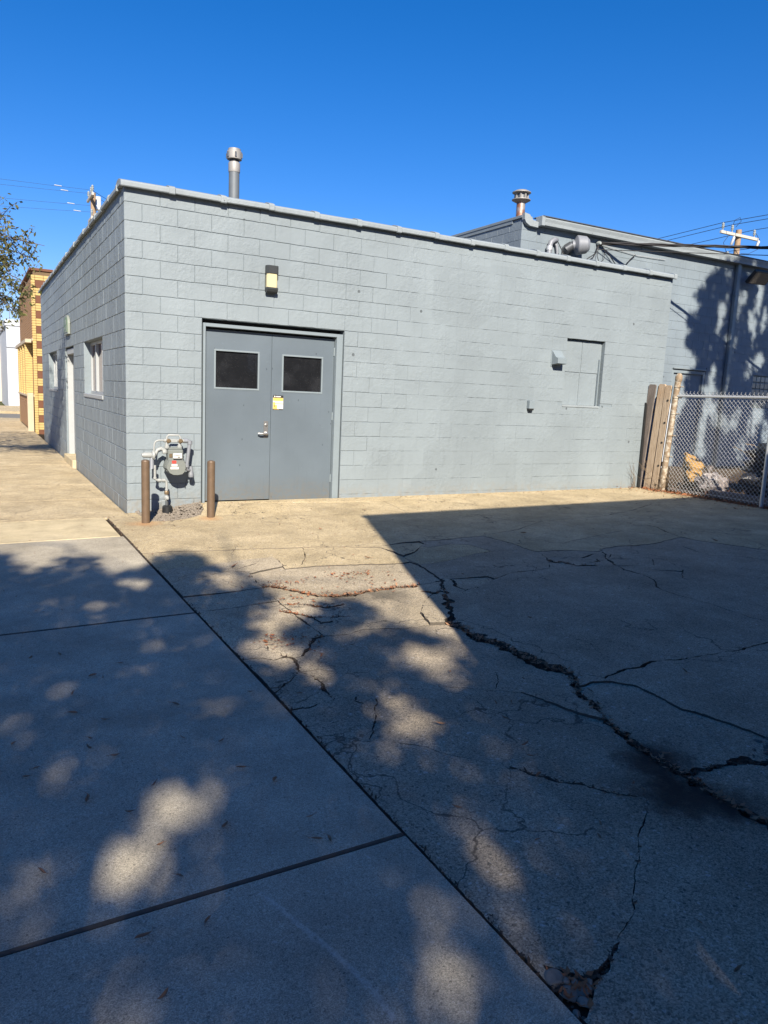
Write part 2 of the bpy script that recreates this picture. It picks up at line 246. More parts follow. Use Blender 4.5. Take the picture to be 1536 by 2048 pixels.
# traced layout of the place, in metres
CRACKS=[
 ('c',0.0036,0.010,[(-0.310,-2.313),(-0.239,-2.313),(0.013,-2.316),(0.438,-2.428),(0.777,-2.458),(1.013,-2.521),(1.412,-2.594),(1.685,-2.720),(1.865,-2.812),(2.080,-2.789),(2.323,-2.719),(2.714,-2.751),(3.080,-2.711),(3.335,-2.713),(3.610,-2.627),(3.984,-2.533),(4.371,-2.323),(4.658,-2.165)]),
 ('c',0.0043,0.012,[(0.241,-2.944),(0.241,-2.944),(0.589,-2.869),(0.815,-2.846),(0.821,-3.001),(0.755,-3.323),(1.085,-3.332),(1.354,-3.395),(1.759,-3.510),(1.931,-3.491)]),
 ('c',0.0036,0.012,[(0.337,-3.218),(0.607,-3.024)]),
 ('c',0.0043,0.012,[(0.417,-3.380),(0.575,-3.311),(0.822,-3.210),(0.774,-3.200)]),
 ('c',0.0058,0.012,[(-0.042,-3.429),(0.142,-3.290),(0.337,-3.218),(0.417,-3.380),(0.379,-3.682),(0.377,-3.830),(0.368,-3.829)]),
 ('c',0.0043,0.012,[(-0.310,-3.004),(-0.208,-3.004),(-0.067,-2.944),(0.057,-3.051),(0.241,-2.944)]),
 ('w',0.0260,0.030,[(0.372,-3.801),(0.387,-3.802),(0.464,-3.800),(0.529,-3.907),(0.599,-4.047),(0.649,-4.129),(0.733,-4.224),(0.840,-4.268),(0.973,-4.262),(1.122,-4.229),(1.262,-4.221),(1.406,-4.214),(1.553,-4.223),(1.565,-4.204)]),
 ('c',0.0086,0.012,[(1.561,-4.209),(1.562,-4.209),(1.705,-4.198),(1.820,-4.174),(1.877,-4.142),(1.873,-4.160)]),
 ('c',0.0050,0.012,[(1.685,-2.720),(1.949,-2.868),(1.978,-3.124),(1.962,-3.326),(1.931,-3.491),(1.946,-3.645),(1.909,-3.834),(1.874,-4.012),(1.840,-4.182)]),
 ('c',0.0043,0.012,[(1.959,-3.288),(1.988,-3.291),(2.177,-3.174),(2.487,-2.832),(2.496,-2.727)]),
 ('c',0.0036,0.012,[(1.962,-3.326),(1.958,-3.608),(2.065,-3.628),(2.357,-3.567),(2.720,-3.427),(2.960,-3.395),(3.098,-3.421)]),
 ('c',0.0043,0.012,[(1.880,-4.012),(1.866,-4.009),(1.847,-4.148),(1.949,-4.171),(2.288,-4.214),(2.296,-4.310),(2.536,-4.198),(2.870,-4.190),(3.021,-4.188),(3.021,-4.188)]),
 ('c',0.0043,0.012,[(2.296,-4.310),(2.175,-4.386),(2.083,-4.419),(2.008,-4.462)]),
 ('w',0.0160,0.020,[(1.840,-4.182),(1.840,-4.182),(1.729,-4.344),(1.646,-4.442),(1.568,-4.490),(1.514,-4.388),(1.581,-4.460)]),
 ('w',0.0140,0.020,[(1.932,-4.161),(1.921,-4.214),(1.838,-4.388),(1.836,-4.519),(1.929,-4.492),(2.013,-4.459),(2.013,-4.459)]),
 ('c',0.0043,0.014,[(1.646,-4.442),(1.690,-4.555),(1.794,-4.614),(1.995,-4.485),(1.986,-4.463)]),
 ('w',0.0240,0.030,[(1.817,-4.206),(1.822,-4.210),(1.680,-4.456),(1.574,-4.646),(1.379,-4.985),(1.254,-5.183),(1.268,-5.182)]),
 ('w',0.0450,0.035,[(1.271,-5.168),(1.260,-5.162),(1.275,-5.322),(1.277,-5.490),(1.309,-5.662),(1.310,-5.860),(1.328,-6.025),(1.366,-6.199),(1.361,-6.287)]),
 ('w',0.0260,0.030,[(1.361,-6.287),(1.361,-6.287),(1.240,-6.435),(1.160,-6.611),(1.111,-6.782),(1.060,-6.958),(1.040,-7.110),(1.021,-7.250),(1.004,-7.379),(0.998,-7.504),(0.993,-7.639),(1.007,-7.705),(1.007,-7.868),(0.975,-8.122),(0.888,-8.817)]),
 ('c',0.0086,0.014,[(1.357,-6.252),(1.398,-6.255),(1.452,-6.312),(1.504,-6.376),(1.673,-6.327),(1.801,-6.342),(1.957,-6.305),(2.179,-6.348),(2.394,-6.367),(2.648,-6.391),(2.977,-6.380),(3.276,-6.412),(3.771,-6.466),(8.841,-7.019)]),
 ('c',0.0050,0.012,[(1.264,-6.396),(1.278,-6.407),(1.400,-6.385),(1.505,-6.432),(1.578,-6.528),(1.582,-6.664),(1.562,-6.795),(1.559,-6.861),(1.596,-6.937),(1.624,-7.032),(1.662,-7.171),(1.669,-7.260),(1.731,-7.425),(2.262,-8.828)]),
 ('c',0.0043,0.012,[(1.066,-6.917),(1.103,-6.927),(1.240,-6.933),(1.405,-6.912),(1.459,-6.912),(1.520,-6.953),(1.493,-7.033),(1.433,-7.122),(1.388,-7.210),(1.374,-7.273),(1.357,-7.357)]),
 ('w',0.0220,0.030,[(1.016,-7.336),(1.004,-7.334),(1.114,-7.317),(1.201,-7.326),(1.286,-7.337),(1.394,-7.358),(1.461,-7.400),(1.586,-7.469),(4.037,-8.823)]),
 ('c',0.0043,0.010,[(0.002,-6.512),(0.002,-6.512),(0.046,-6.527),(0.129,-6.609),(0.193,-6.716),(0.283,-6.818),(0.350,-6.908),(0.401,-6.979),(0.449,-7.052)]),
 ('w',0.0120,0.014,[(0.381,-6.941),(0.373,-6.947),(0.401,-6.979),(0.449,-7.052),(0.492,-7.126),(0.578,-7.210),(0.647,-7.306),(0.725,-7.364)]),
 ('c',0.0036,0.008,[(0.725,-7.364),(0.725,-7.364),(0.648,-7.446),(0.547,-7.508),(0.413,-7.611),(0.278,-7.723),(0.213,-7.773)]),
 ('c',0.0065,0.012,[(0.214,-7.773),(0.213,-7.773),(0.184,-7.810),(0.111,-7.848),(0.027,-7.898)]),
 ('w',0.0120,0.012,[(0.027,-7.898),(0.027,-7.898),(-0.006,-7.914),(-0.057,-7.931),(-0.117,-7.952),(-0.310,-7.952)]),
 ('c',0.0043,0.012,[(0.583,-6.077),(0.721,-6.162),(0.825,-6.246),(0.933,-6.325),(1.106,-6.366),(1.263,-6.423),(1.251,-6.413)]),
 ('c',0.0058,0.012,[(0.933,-6.325),(0.975,-6.437),(1.007,-6.554),(1.049,-6.691),(1.102,-6.790),(1.114,-6.794)]),
 ('c',0.0043,0.012,[(0.826,-6.254),(0.830,-6.249),(0.941,-6.122),(0.994,-6.024)]),
 ('c',0.0058,0.012,[(-0.310,-5.066),(-0.256,-5.066),(-0.176,-5.023),(-0.052,-5.057),(-0.068,-5.215),(-0.026,-5.298)]),
 ('w',0.0140,0.016,[(-0.068,-5.215),(-0.026,-5.298),(0.015,-5.362),(0.000,-5.461),(-0.038,-5.570),(0.000,-5.651),(0.014,-5.744),(-0.011,-5.866),(-0.016,-5.977)]),
 ('w',0.0100,0.014,[(-0.016,-5.977),(-0.016,-5.977),(0.055,-6.044),(0.106,-6.134),(0.135,-6.167)]),
 ('c',0.0050,0.010,[(0.135,-6.167),(0.135,-6.167),(0.067,-6.293),(-0.010,-6.414),(-0.053,-6.476),(-0.050,-6.470)]),
 ('w',0.0140,0.018,[(0.082,-5.346),(0.082,-5.346),(0.175,-5.226),(0.269,-5.085),(0.335,-5.071),(0.355,-5.071)]),
 ('c',0.0043,0.012,[(-0.026,-5.298),(0.029,-5.359),(0.082,-5.346)]),
 ('c',0.0058,0.012,[(-0.310,-5.274),(-0.243,-5.274),(-0.166,-5.282),(-0.101,-5.346),(-0.016,-5.312),(-0.022,-5.316)]),
 ('c',0.0058,0.012,[(-0.310,-5.498),(-0.233,-5.498),(-0.173,-5.477),(-0.132,-5.552),(-0.051,-5.588),(-0.028,-5.577)]),
 ('w',0.0100,0.012,[(-0.310,-5.811),(-0.259,-5.811),(-0.171,-5.713),(-0.107,-5.666),(-0.060,-5.608),(-0.049,-5.582)]),
 ('c',0.0050,0.010,[(-0.310,-5.744),(-0.152,-5.744),(-0.099,-5.797),(-0.034,-5.820),(-0.016,-5.864),(-0.005,-5.866)]),
 ('w',0.0100,0.012,[(-0.310,-6.028),(-0.238,-6.028),(-0.157,-6.033),(-0.085,-6.020),(-0.027,-6.013),(0.000,-5.984)]),
 ('c',0.0058,0.010,[(0.060,-6.064),(0.091,-6.046),(0.108,-6.013),(0.166,-6.018),(0.185,-6.055),(0.169,-6.129),(0.135,-6.167)]),
 ('c',0.0036,0.008,[(-0.310,-6.483),(-0.249,-6.483),(-0.148,-6.447),(-0.103,-6.447),(-0.051,-6.477),(0.002,-6.512)]),
 ('c',0.0043,0.014,[(0.343,-5.059),(0.357,-5.059),(0.513,-5.094),(0.644,-5.039),(0.770,-5.082),(0.889,-5.144),(1.101,-5.154),(1.245,-5.179),(1.260,-5.186)]),
 ('w',0.0120,0.020,[(0.356,-4.458),(0.278,-4.456),(0.381,-4.577),(0.435,-4.676),(0.547,-4.723),(0.686,-4.757)]),
 ('c',0.0058,0.020,[(0.435,-4.676),(0.424,-4.829),(0.525,-4.812),(0.548,-4.717)]),
 ('w',0.0120,0.020,[(0.347,-4.322),(0.446,-4.324),(0.533,-4.402),(0.613,-4.490),(0.782,-4.477)]),
 ('c',0.0029,0.010,[(3.428,-0.223),(3.411,-0.669),(3.337,-1.101),(3.542,-1.289),(3.788,-1.410),(4.105,-1.751),(4.221,-1.828),(4.340,-2.132)]),
 ('c',0.0043,0.014,[(4.339,-2.132),(4.340,-2.132),(4.633,-2.156),(4.658,-2.165),(5.179,-2.147),(5.744,-2.132),(6.528,-1.910),(7.476,-1.477),(8.511,-1.299)]),
 ('c',0.0029,0.010,[(0.914,-0.593),(1.453,-0.675),(2.153,-0.915),(2.668,-1.005),(3.337,-1.101)]),
 ('w',0.0120,0.012,[(5.780,-2.841),(5.775,-3.018),(5.611,-3.333)]),
 ('c',0.0050,0.012,[(5.611,-3.333),(5.611,-3.333),(5.553,-3.567),(5.559,-3.782),(5.724,-4.158),(5.873,-4.431),(6.254,-5.081),(8.454,-8.834)]),
 ('c',0.0036,0.012,[(5.553,-3.567),(5.191,-3.648),(4.921,-3.723),(4.635,-3.729),(4.409,-3.673),(4.102,-3.719),(4.102,-3.719)]),
 ('c',0.0029,0.012,[(5.170,-3.014),(5.170,-3.014),(5.460,-3.345),(5.553,-3.567)]),
 ('c',0.0036,0.012,[(3.342,-2.705),(3.346,-2.717),(3.398,-3.166),(3.362,-3.392),(3.374,-3.575),(3.365,-3.670),(3.249,-3.885),(3.021,-4.188)]),
 ('c',0.0036,0.012,[(3.374,-3.575),(3.716,-3.627),(3.993,-3.807),(4.100,-3.770),(4.102,-3.719)]),
 ('w',0.0300,0.030,[(3.232,-3.897),(3.243,-3.906),(3.220,-4.031),(3.300,-4.040),(3.317,-4.219),(3.437,-4.245),(3.525,-4.279)]),
 ('c',0.0050,0.012,[(3.265,-3.843),(3.279,-3.851),(3.533,-3.806),(3.610,-3.977),(3.789,-3.902),(4.044,-3.826)]),
 ('w',0.0140,0.020,[(4.044,-3.826),(4.044,-3.826),(3.834,-4.109),(3.720,-4.311),(3.639,-4.512),(3.660,-4.700)]),
 ('c',0.0043,0.012,[(3.525,-4.279),(3.525,-4.279),(3.706,-4.349)]),
 ('w',0.0100,0.014,[(3.660,-4.700),(3.660,-4.700),(3.598,-4.885),(3.428,-5.066),(3.403,-5.141)]),
 ('c',0.0043,0.012,[(3.403,-5.141),(3.403,-5.141),(3.390,-5.347),(3.415,-5.527),(3.412,-5.814),(3.400,-5.984),(3.431,-6.074),(3.419,-6.463),(3.350,-8.812)]),
 ('c',0.0043,0.012,[(4.377,-3.795),(4.377,-3.795),(4.425,-3.968),(4.270,-4.275),(4.398,-4.301),(4.189,-4.707),(3.918,-4.918),(3.893,-5.003)]),
 ('c',0.0058,0.012,[(3.610,-3.977),(3.824,-4.105),(4.064,-4.196)]),
 ('c',0.0043,0.012,[(3.861,-4.578),(3.861,-4.578),(4.091,-4.771),(4.101,-4.783)]),
 ('c',0.0036,0.012,[(3.706,-4.349),(3.706,-4.349),(4.054,-4.484),(4.252,-4.292),(4.275,-4.271)]),
 ('c',0.0040,0.012,[(5.110,-3.932),(5.014,-4.366),(5.284,-4.517),(5.395,-4.752),(7.324,-8.818)]),
 ('c',0.0040,0.012,[(3.990,-3.326),(4.470,-3.209),(5.170,-3.014)]),
 ('c',0.0050,0.012,[(3.824,-4.105),(4.054,-3.954),(4.377,-3.795)]),
 ('c',0.0050,0.012,[(3.639,-4.512),(3.810,-4.475),(3.861,-4.578)]),
 ('w',0.0140,0.020,[(3.313,-4.111),(3.269,-4.115),(3.453,-4.054),(3.564,-4.141),(3.691,-4.145),(3.747,-4.051)]),
 ('c',0.0040,0.010,[(2.367,-2.956),(2.445,-3.027),(2.740,-2.952),(2.913,-3.069),(2.960,-3.395)]),
 ('c',0.0040,0.012,[(0.917,-3.334),(0.919,-3.268),(1.083,-2.992),(1.225,-2.600),(1.233,-2.555)]),
 ('c',0.0040,0.012,[(1.628,-4.460),(1.608,-4.427),(1.381,-4.640),(1.177,-4.900),(1.101,-5.154)]),
 ('c',0.0040,0.012,[(-0.028,-5.583),(-0.028,-5.574),(0.093,-5.579),(0.190,-5.704),(0.336,-5.729)]),
 ('j',0.0050,0.002,[(-0.310,-3.859),(-0.264,-3.859),(0.015,-3.870),(0.365,-3.841),(0.379,-3.842)]),
 ('j',0.0050,0.004,[(-0.310,-4.245),(-0.256,-4.245),(0.012,-4.253),(0.333,-4.206),(0.361,-4.207)]),
 ('j',0.0060,0.004,[(0.383,-3.813),(0.375,-3.813),(0.357,-4.144),(0.346,-4.663),(0.349,-5.077),(0.349,-5.065)]),
]
SHADE=[(-1.66,-1.85),(-1.42,-1.85),(-1.34,-2.38),(-1.23,-2.79),(-1.09,-2.66),(-0.97,-2.36),(-0.83,-2.16),(-0.74,-2.45),(-0.72,-2.90),(-0.59,-3.00),(-0.34,-2.86),(-0.17,-2.62),(0.01,-2.34),(0.16,-2.48),(0.19,-2.96),(0.30,-3.35),(0.41,-3.66),(0.37,-4.00),(0.19,-4.29),(-0.02,-4.70),(0.03,-4.94),(0.20,-4.85),(0.41,-4.70),(0.67,-4.42),(0.85,-4.42),(0.95,-4.60),(0.79,-4.86),(0.61,-4.91),(0.39,-5.07),(0.59,-5.10),(0.86,-5.10),(0.96,-5.25),(1.07,-5.44),(1.06,-5.60),(1.07,-5.97),(1.49,-6.71),(1.91,-7.51),(-0.02,-8.76),(-1.75,-7.87)]
SPOTS=[(-1.164,-6.909,0.099,0.141,1.00),(-1.300,-7.102,0.048,0.061,0.50),(-1.445,-6.931,0.061,0.124,0.55),(-0.930,-6.631,0.068,0.117,0.90),(-1.016,-6.682,0.051,0.088,0.60),(-0.831,-6.620,0.047,0.079,0.90),(-1.495,-5.610,0.051,0.112,0.60),(-0.427,-7.615,0.058,0.110,1.00),(-0.528,-7.832,0.064,0.068,0.90),(-0.628,-7.844,0.041,0.048,0.60),(0.006,-7.155,0.059,0.085,0.50),(-0.078,-7.477,0.055,0.105,0.70),(-0.192,-7.811,0.053,0.048,0.65),(0.241,-6.235,0.113,0.185,0.75),(-0.058,-6.479,0.102,0.085,0.70),(0.129,-6.566,0.093,0.132,0.80),(0.752,-5.651,0.213,0.210,0.85),(0.713,-5.980,0.082,0.140,0.50),(-0.016,-5.312,0.182,0.267,1.00),(0.082,-4.741,0.096,0.269,0.80),(0.075,-5.653,0.087,0.134,0.80),(-0.530,-3.319,0.109,0.153,0.90),(-0.833,-3.864,0.080,0.227,0.45),(-1.149,-3.760,0.089,0.205,0.40),(-1.336,-4.504,0.072,0.102,0.40),(-0.679,-4.806,0.061,0.081,0.45),(0.143,-3.503,0.167,0.249,0.90),(-0.965,-2.713,0.067,0.128,0.50),(-1.332,-6.761,0.034,0.039,0.35),(-1.221,-7.438,0.074,0.093,0.30),(-0.923,-7.616,0.026,0.084,0.25),(-1.286,-7.443,0.031,0.091,0.25),(0.476,-5.111,0.080,0.080,0.60),(-0.258,-7.977,0.038,0.045,0.30)]
WSHADE=[(15.67,5.17),(15.11,5.04),(14.56,4.91),(14.32,4.73),(14.10,4.57),(14.24,4.41),(13.92,4.34),(13.73,4.18),(14.07,4.03),(13.98,3.79),(13.64,3.67),(13.60,3.46),(13.81,3.36),(13.61,3.20),(13.61,2.96),(13.89,2.89),(14.17,2.66),(14.05,2.47),(13.85,2.34),(13.78,2.09),(13.96,1.67),(13.73,1.30),(13.62,0.80),(13.76,-0.32),(13.75,-0.83),(22.60,-2.68),(20.56,5.28),(16.91,5.13)]
WSPOTS=[(14.82,3.86,0.15,0.29,0.90),(14.74,3.49,0.11,0.22,0.60),(14.96,4.18,0.09,0.18,0.50),(15.45,4.04,0.12,0.31,0.70),(15.98,3.78,0.16,0.27,0.90),(15.62,4.37,0.12,0.22,0.80),(16.14,4.30,0.14,0.31,0.60),(16.50,3.83,0.12,0.31,0.90),(16.21,4.68,0.14,0.17,0.80),(14.71,2.35,0.15,0.27,0.90),(14.66,1.95,0.23,0.22,0.80),(15.09,1.90,0.12,0.18,0.50),(16.14,2.72,0.14,0.15,0.90),(16.49,2.80,0.19,0.25,1.00),(16.09,2.46,0.16,0.11,0.70),(15.46,3.12,0.10,0.22,0.30),(15.29,2.10,0.10,0.18,0.50),(14.77,1.52,0.27,0.23,0.90),(14.57,1.01,0.19,0.38,0.80),(14.56,0.50,0.23,0.33,0.80),(15.06,1.21,0.19,0.25,0.60),(15.43,1.09,0.24,0.26,0.70),(15.85,1.22,0.16,0.39,0.60),(16.65,1.35,0.29,0.34,1.00),(16.47,0.97,0.25,0.26,0.70),(17.14,0.85,0.22,0.40,0.80),(16.16,0.44,0.21,0.40,0.40),(15.70,4.99,0.16,0.07,0.80),(14.95,4.84,0.11,0.09,0.70)]
LEAF_WALK=[(-1.449,-6.196),(-1.411,-6.141),(-1.257,-6.463),(-1.127,-6.618),(-1.012,-6.461),(-0.843,-6.856),(-1.074,-6.868),(-1.440,-6.848),(-1.056,-7.063),(-1.027,-7.300),(-1.209,-7.279),(-1.205,-7.511),(-0.582,-7.075),(-0.540,-7.088),(-0.543,-6.931),(-0.572,-6.637),(-0.663,-6.489),(-1.198,-6.050),(-1.182,-5.956),(-1.110,-6.164),(-0.813,-6.117),(-0.669,-6.215),(-1.480,-5.879),(-1.198,-4.813),(-1.353,-4.797),(-1.076,-5.218),(-1.030,-5.254),(-1.196,-5.416),(-0.764,-5.756),(-1.222,-5.659),(-1.095,-5.788),(-0.380,-5.756),(-0.914,-5.091)]
LEAF_LOT=[(-0.019,-7.124),(0.400,-7.444),(0.228,-8.138),(0.122,-7.420),(0.292,-7.961),(0.552,-6.828),(0.507,-6.924),(0.738,-7.287),(0.997,-7.105),(1.071,-7.175),(0.331,-7.506),(0.740,-7.343),(0.699,-6.413),(0.785,-6.439),(1.045,-6.209),(0.424,-7.071),(1.269,-6.499),(2.000,-6.516),(1.823,-5.340),(1.317,-6.082),(0.420,-5.334),(0.317,-6.486),(0.637,-6.575),(-0.156,-5.886)]
LEAF_SUN=[(3.864,-2.779),(0.364,-3.132),(5.710,-3.895),(1.766,-1.791),(1.605,-3.257),(1.454,-1.361)]
HOLE=[(-0.236,-7.862),(-0.201,-7.894),(-0.161,-7.940),(-0.120,-7.947),(-0.130,-7.966),(-0.182,-8.006),(-0.250,-8.052),(-0.267,-8.052),(-0.258,-7.977)]
HSTONES=[(-0.233,-7.914,0.027),(-0.234,-7.967,0.024),(-0.192,-7.973,0.021),(-0.214,-8.009,0.020),(-0.262,-8.028,0.014),(-0.220,-7.936,0.010),(-0.201,-7.953,0.010),(-0.161,-7.969,0.010),(-0.009,-7.919,0.012),(-0.033,-7.929,0.012),(-0.005,-7.934,0.008)]
MARK=[(-0.846,-7.238),(-0.814,-7.329),(-0.788,-7.425),(-0.754,-7.531),(-0.727,-7.637),(-0.706,-7.743),(-0.701,-7.842)]

# ------------------------------------------------------------------ helpers
class MB:
    def __init__(s): s.v = []; s.f = []
    def add(s, vs, fs):
        o = len(s.v); s.v += [tuple(v) for v in vs]; s.f += [tuple(i+o for i in f) for f in fs]; return s
    def box(s, x0, y0, z0, x1, y1, z1, ch=0.):
        if x0 > x1: x0, x1 = x1, x0
        if y0 > y1: y0, y1 = y1, y0
        if z0 > z1: z0, z1 = z1, z0
        if ch <= 0:
            return s.add([(x0,y0,z0),(x1,y0,z0),(x1,y1,z0),(x0,y1,z0),(x0,y0,z1),(x1,y0,z1),(x1,y1,z1),(x0,y1,z1)],
                         [(0,3,2,1),(4,5,6,7),(0,1,5,4),(1,2,6,5),(2,3,7,6),(3,0,4,7)])
        c = min(ch, (x1-x0)*.45, (y1-y0)*.45, (z1-z0)*.45); vs = []; idx = {}
        for ax in range(3):
            for sx in (0, 1):
                for sy in (0, 1):
                    for sz in (0, 1):
                        p = [x0 if not sx else x1, y0 if not sy else y1, z0 if not sz else z1]; q = list(p)
                        for k in range(3):
                            if k != ax: q[k] += c if (sx, sy, sz)[k] == 0 else -c
                        idx[(ax, sx, sy, sz)] = len(vs); vs.append(q)
        fs = []
        g = lambda ax, *b: idx[(ax, *b)]
        for sd in (0, 1):
            q = [g(0, sd, 0, 0), g(0, sd, 1, 0), g(0, sd, 1, 1), g(0, sd, 0, 1)]; fs.append(q if sd else q[::-1])
            q = [g(1, 0, sd, 0), g(1, 0, sd, 1), g(1, 1, sd, 1), g(1, 1, sd, 0)]; fs.append(q if sd else q[::-1])
            q = [g(2, 0, 0, sd), g(2, 1, 0, sd), g(2, 1, 1, sd), g(2, 0, 1, sd)]; fs.append(q if sd else q[::-1])
        for a in (0, 1):
            for b in (0, 1):
                fs.append([g(1, 0, a, b), g(1, 1, a, b), g(2, 1, a, b), g(2, 0, a, b)])
                fs.append([g(0, a, 0, b), g(0, a, 1, b), g(2, a, 1, b), g(2, a, 0, b)])
                fs.append([g(0, a, b, 0), g(0, a, b, 1), g(1, a, b, 1), g(1, a, b, 0)])
                for d in (0, 1): fs.append([g(0, a, b, d), g(1, a, b, d), g(2, a, b, d)])
        return s.add(vs, fs)
    def tube(s, pts, r, n=8, cap=True):
        pts = [Vector(p) for p in pts]; rs = r if isinstance(r, (list, tuple)) else [r]*len(pts)
        t0 = (pts[1]-pts[0]).normalized(); u = t0.orthogonal().normalized(); vs = []; fs = []
        for i, p in enumerate(pts):
            t = (pts[min(i+1, len(pts)-1)]-pts[max(i-1, 0)]).normalized()
            u = (u-t*u.dot(t)); u = u.normalized() if u.length > 1e-6 else t.orthogonal().normalized(); b = t.cross(u)
            for k in range(n):
                a = 2*math.pi*k/n; vs.append(p+(u*math.cos(a)+b*math.sin(a))*rs[i])
        for i in range(len(pts)-1):
            for k in range(n): fs.append((i*n+k, i*n+(k+1) % n, (i+1)*n+(k+1) % n, (i+1)*n+k))
        if cap: fs.append(tuple(range(n))[::-1]); fs.append(tuple((len(pts)-1)*n+k for k in range(n)))
        return s.add(vs, fs)
    def lathe(s, prof, c=(0, 0, 0), axis=(0, 0, 1), n=16):
        ax = Vector(axis).normalized(); u = ax.orthogonal().normalized(); b = ax.cross(u); c = Vector(c); vs = []; fs = []
        for (r, h) in prof:
            for k in range(n):
                a = 2*math.pi*k/n; vs.append(c+ax*h+(u*math.cos(a)+b*math.sin(a))*max(r, 1e-4))
        for i in range(len(prof)-1):
            for k in range(n): fs.append((i*n+k, i*n+(k+1) % n, (i+1)*n+(k+1) % n, (i+1)*n+k))
        fs.append(tuple(range(n))[::-1]); fs.append(tuple((len(prof)-1)*n+k for k in range(n)))
        return s.add(vs, fs)
    def prism(s, poly, a0, a1, plane='xz', inset=0., ch=0.):
        # poly extruded along the third axis; ch: front chamfer at a0
        def P(p, a): return {'xz': (p[0], a, p[1]), 'xy': (p[0], p[1], a), 'yz': (a, p[0], p[1])}[plane]
        n = len(poly); rings = []
        if ch:
            cx = sum(p[0] for p in poly)/n; cy = sum(p[1] for p in poly)/n
            small = [(p[0]+(cx-p[0])*ch, p[1]+(cy-p[1])*ch) for p in poly]; d = (a1-a0)*.18
            rings = [(small, a0), (poly, a0+d), (poly, a1)]
        else: rings = [(poly, a0), (poly, a1)]
        vs = [P(p, a) for pl, a in rings for p in pl]; fs = [tuple(range(n))[::-1], tuple((len(rings)-1)*n+k for k in range(n))]
        for i in range(len(rings)-1):
            for k in range(n): fs.append((i*n+k, i*n+(k+1) % n, (i+1)*n+(k+1) % n, (i+1)*n+k))
        return s.add(vs, fs)
    def mesh(s, name, mat=None, smooth=None):
        me = bpy.data.meshes.new(name); me.from_pydata(s.v, [], s.f)
        bm = bmesh.new(); bm.from_mesh(me); bmesh.ops.recalc_face_normals(bm, faces=bm.faces); bm.to_mesh(me); bm.free()
        if mat: me.materials.append(M[mat] if isinstance(mat, str) else mat)
        if smooth: me.shade_smooth(); me.set_sharp_from_angle(angle=R(smooth))
        me.update(); return me
    def build(s, name, mat, parent=None, smooth=None, kind=None):
        return link(name, s.mesh(name, mat, smooth), parent, kind)
def link(name, me, parent=None, kind=None):
    o = bpy.data.objects.new(name, me); COL.objects.link(o)
    if parent is not None: o.parent = parent; o.matrix_parent_inverse = Matrix.Identity(4)
    if parent is not None and world_off(parent) is not None: o.location = -world_off(parent)
    if kind: o['kind'] = kind
    return o
def world_off(p):
    t = Vector((0, 0, 0)); q = p
    while q is not None: t += q.location; q = q.parent
    return t
def thing(name, label, cat, loc=(0, 0, 0), group=None):
    o = bpy.data.objects.new(name, None); COL.objects.link(o); o.location = loc; o.empty_display_size = .2
    return tag(o, label, cat, group)
def tag(o, label, cat, group=None):
    o['label'] = label; o['category'] = cat
    if group: o['group'] = group
    return o
def struct(name, b, mat, smooth=None):
    o = b.build(name, mat, None, smooth); o['kind'] = 'structure'; return o
def arr_mesh(name, v, f, mat, smooth=False):
    """fast mesh from numpy arrays, all faces with the same corner count"""
    me = bpy.data.meshes.new(name); k = f.shape[1]
    me.vertices.add(len(v)); me.vertices.foreach_set('co', v.astype(np.float32).ravel())
    me.loops.add(f.size); me.loops.foreach_set('vertex_index', f.astype(np.int32).ravel())
    me.polygons.add(len(f)); me.polygons.foreach_set('loop_start', np.arange(0, f.size, k, dtype=np.int32))
    me.update(calc_edges=True); me.validate()
    if mat: me.materials.append(M[mat] if isinstance(mat, str) else mat)
    if smooth: me.shade_smooth()
    return me
CAMP = Vector((-1.5719, -9.2284, 1.45))

def ss(a, b, t):
    t = min(1, max(0, (t-a)/(b-a))); return t*t*(3-2*t)
def zwall(x): return float(np.interp(x, [-.3, 0, .35, .9, 2.85, 4, 8.7], [-.106, -.106, -.085, -.004, -.03, -.005, .03]))
def gz(x, y):
    if x < -.27: return -.1+.012*max(x+.27, -3)
    b = -.1+.014*(min(x, 9)+.27)
    return b+(zwall(x)-b)*ss(-.8, -.02, y)

# ------------------------------------------------------------------ ground
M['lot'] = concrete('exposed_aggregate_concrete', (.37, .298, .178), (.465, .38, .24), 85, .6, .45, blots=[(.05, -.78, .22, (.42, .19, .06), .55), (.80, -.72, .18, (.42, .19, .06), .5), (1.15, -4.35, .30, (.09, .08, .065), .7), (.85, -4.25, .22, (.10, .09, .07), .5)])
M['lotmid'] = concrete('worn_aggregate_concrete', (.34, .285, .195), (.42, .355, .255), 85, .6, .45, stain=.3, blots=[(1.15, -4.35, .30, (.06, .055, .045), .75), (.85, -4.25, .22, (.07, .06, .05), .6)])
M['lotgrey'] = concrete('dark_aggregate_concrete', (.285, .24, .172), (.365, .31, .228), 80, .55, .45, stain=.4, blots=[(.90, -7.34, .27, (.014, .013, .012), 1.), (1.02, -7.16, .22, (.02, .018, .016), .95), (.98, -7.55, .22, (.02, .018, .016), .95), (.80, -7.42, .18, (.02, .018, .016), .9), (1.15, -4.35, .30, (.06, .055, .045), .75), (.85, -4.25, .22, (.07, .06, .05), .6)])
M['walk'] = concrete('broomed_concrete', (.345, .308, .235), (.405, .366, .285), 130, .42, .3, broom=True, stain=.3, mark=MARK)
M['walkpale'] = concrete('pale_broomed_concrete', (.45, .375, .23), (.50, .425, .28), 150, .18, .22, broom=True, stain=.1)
M['walktan'] = concrete('tan_aggregate_concrete', (.38, .305, .185), (.465, .385, .25), 80, .7, .5, stain=.2)
M['jointdirt'] = simple('dirty_joint_edge', (.085, .074, .060), .95, 0, .4, 40, .4)
g = MB(); n = 24
for i in range(n):
    for j in range(n): pass
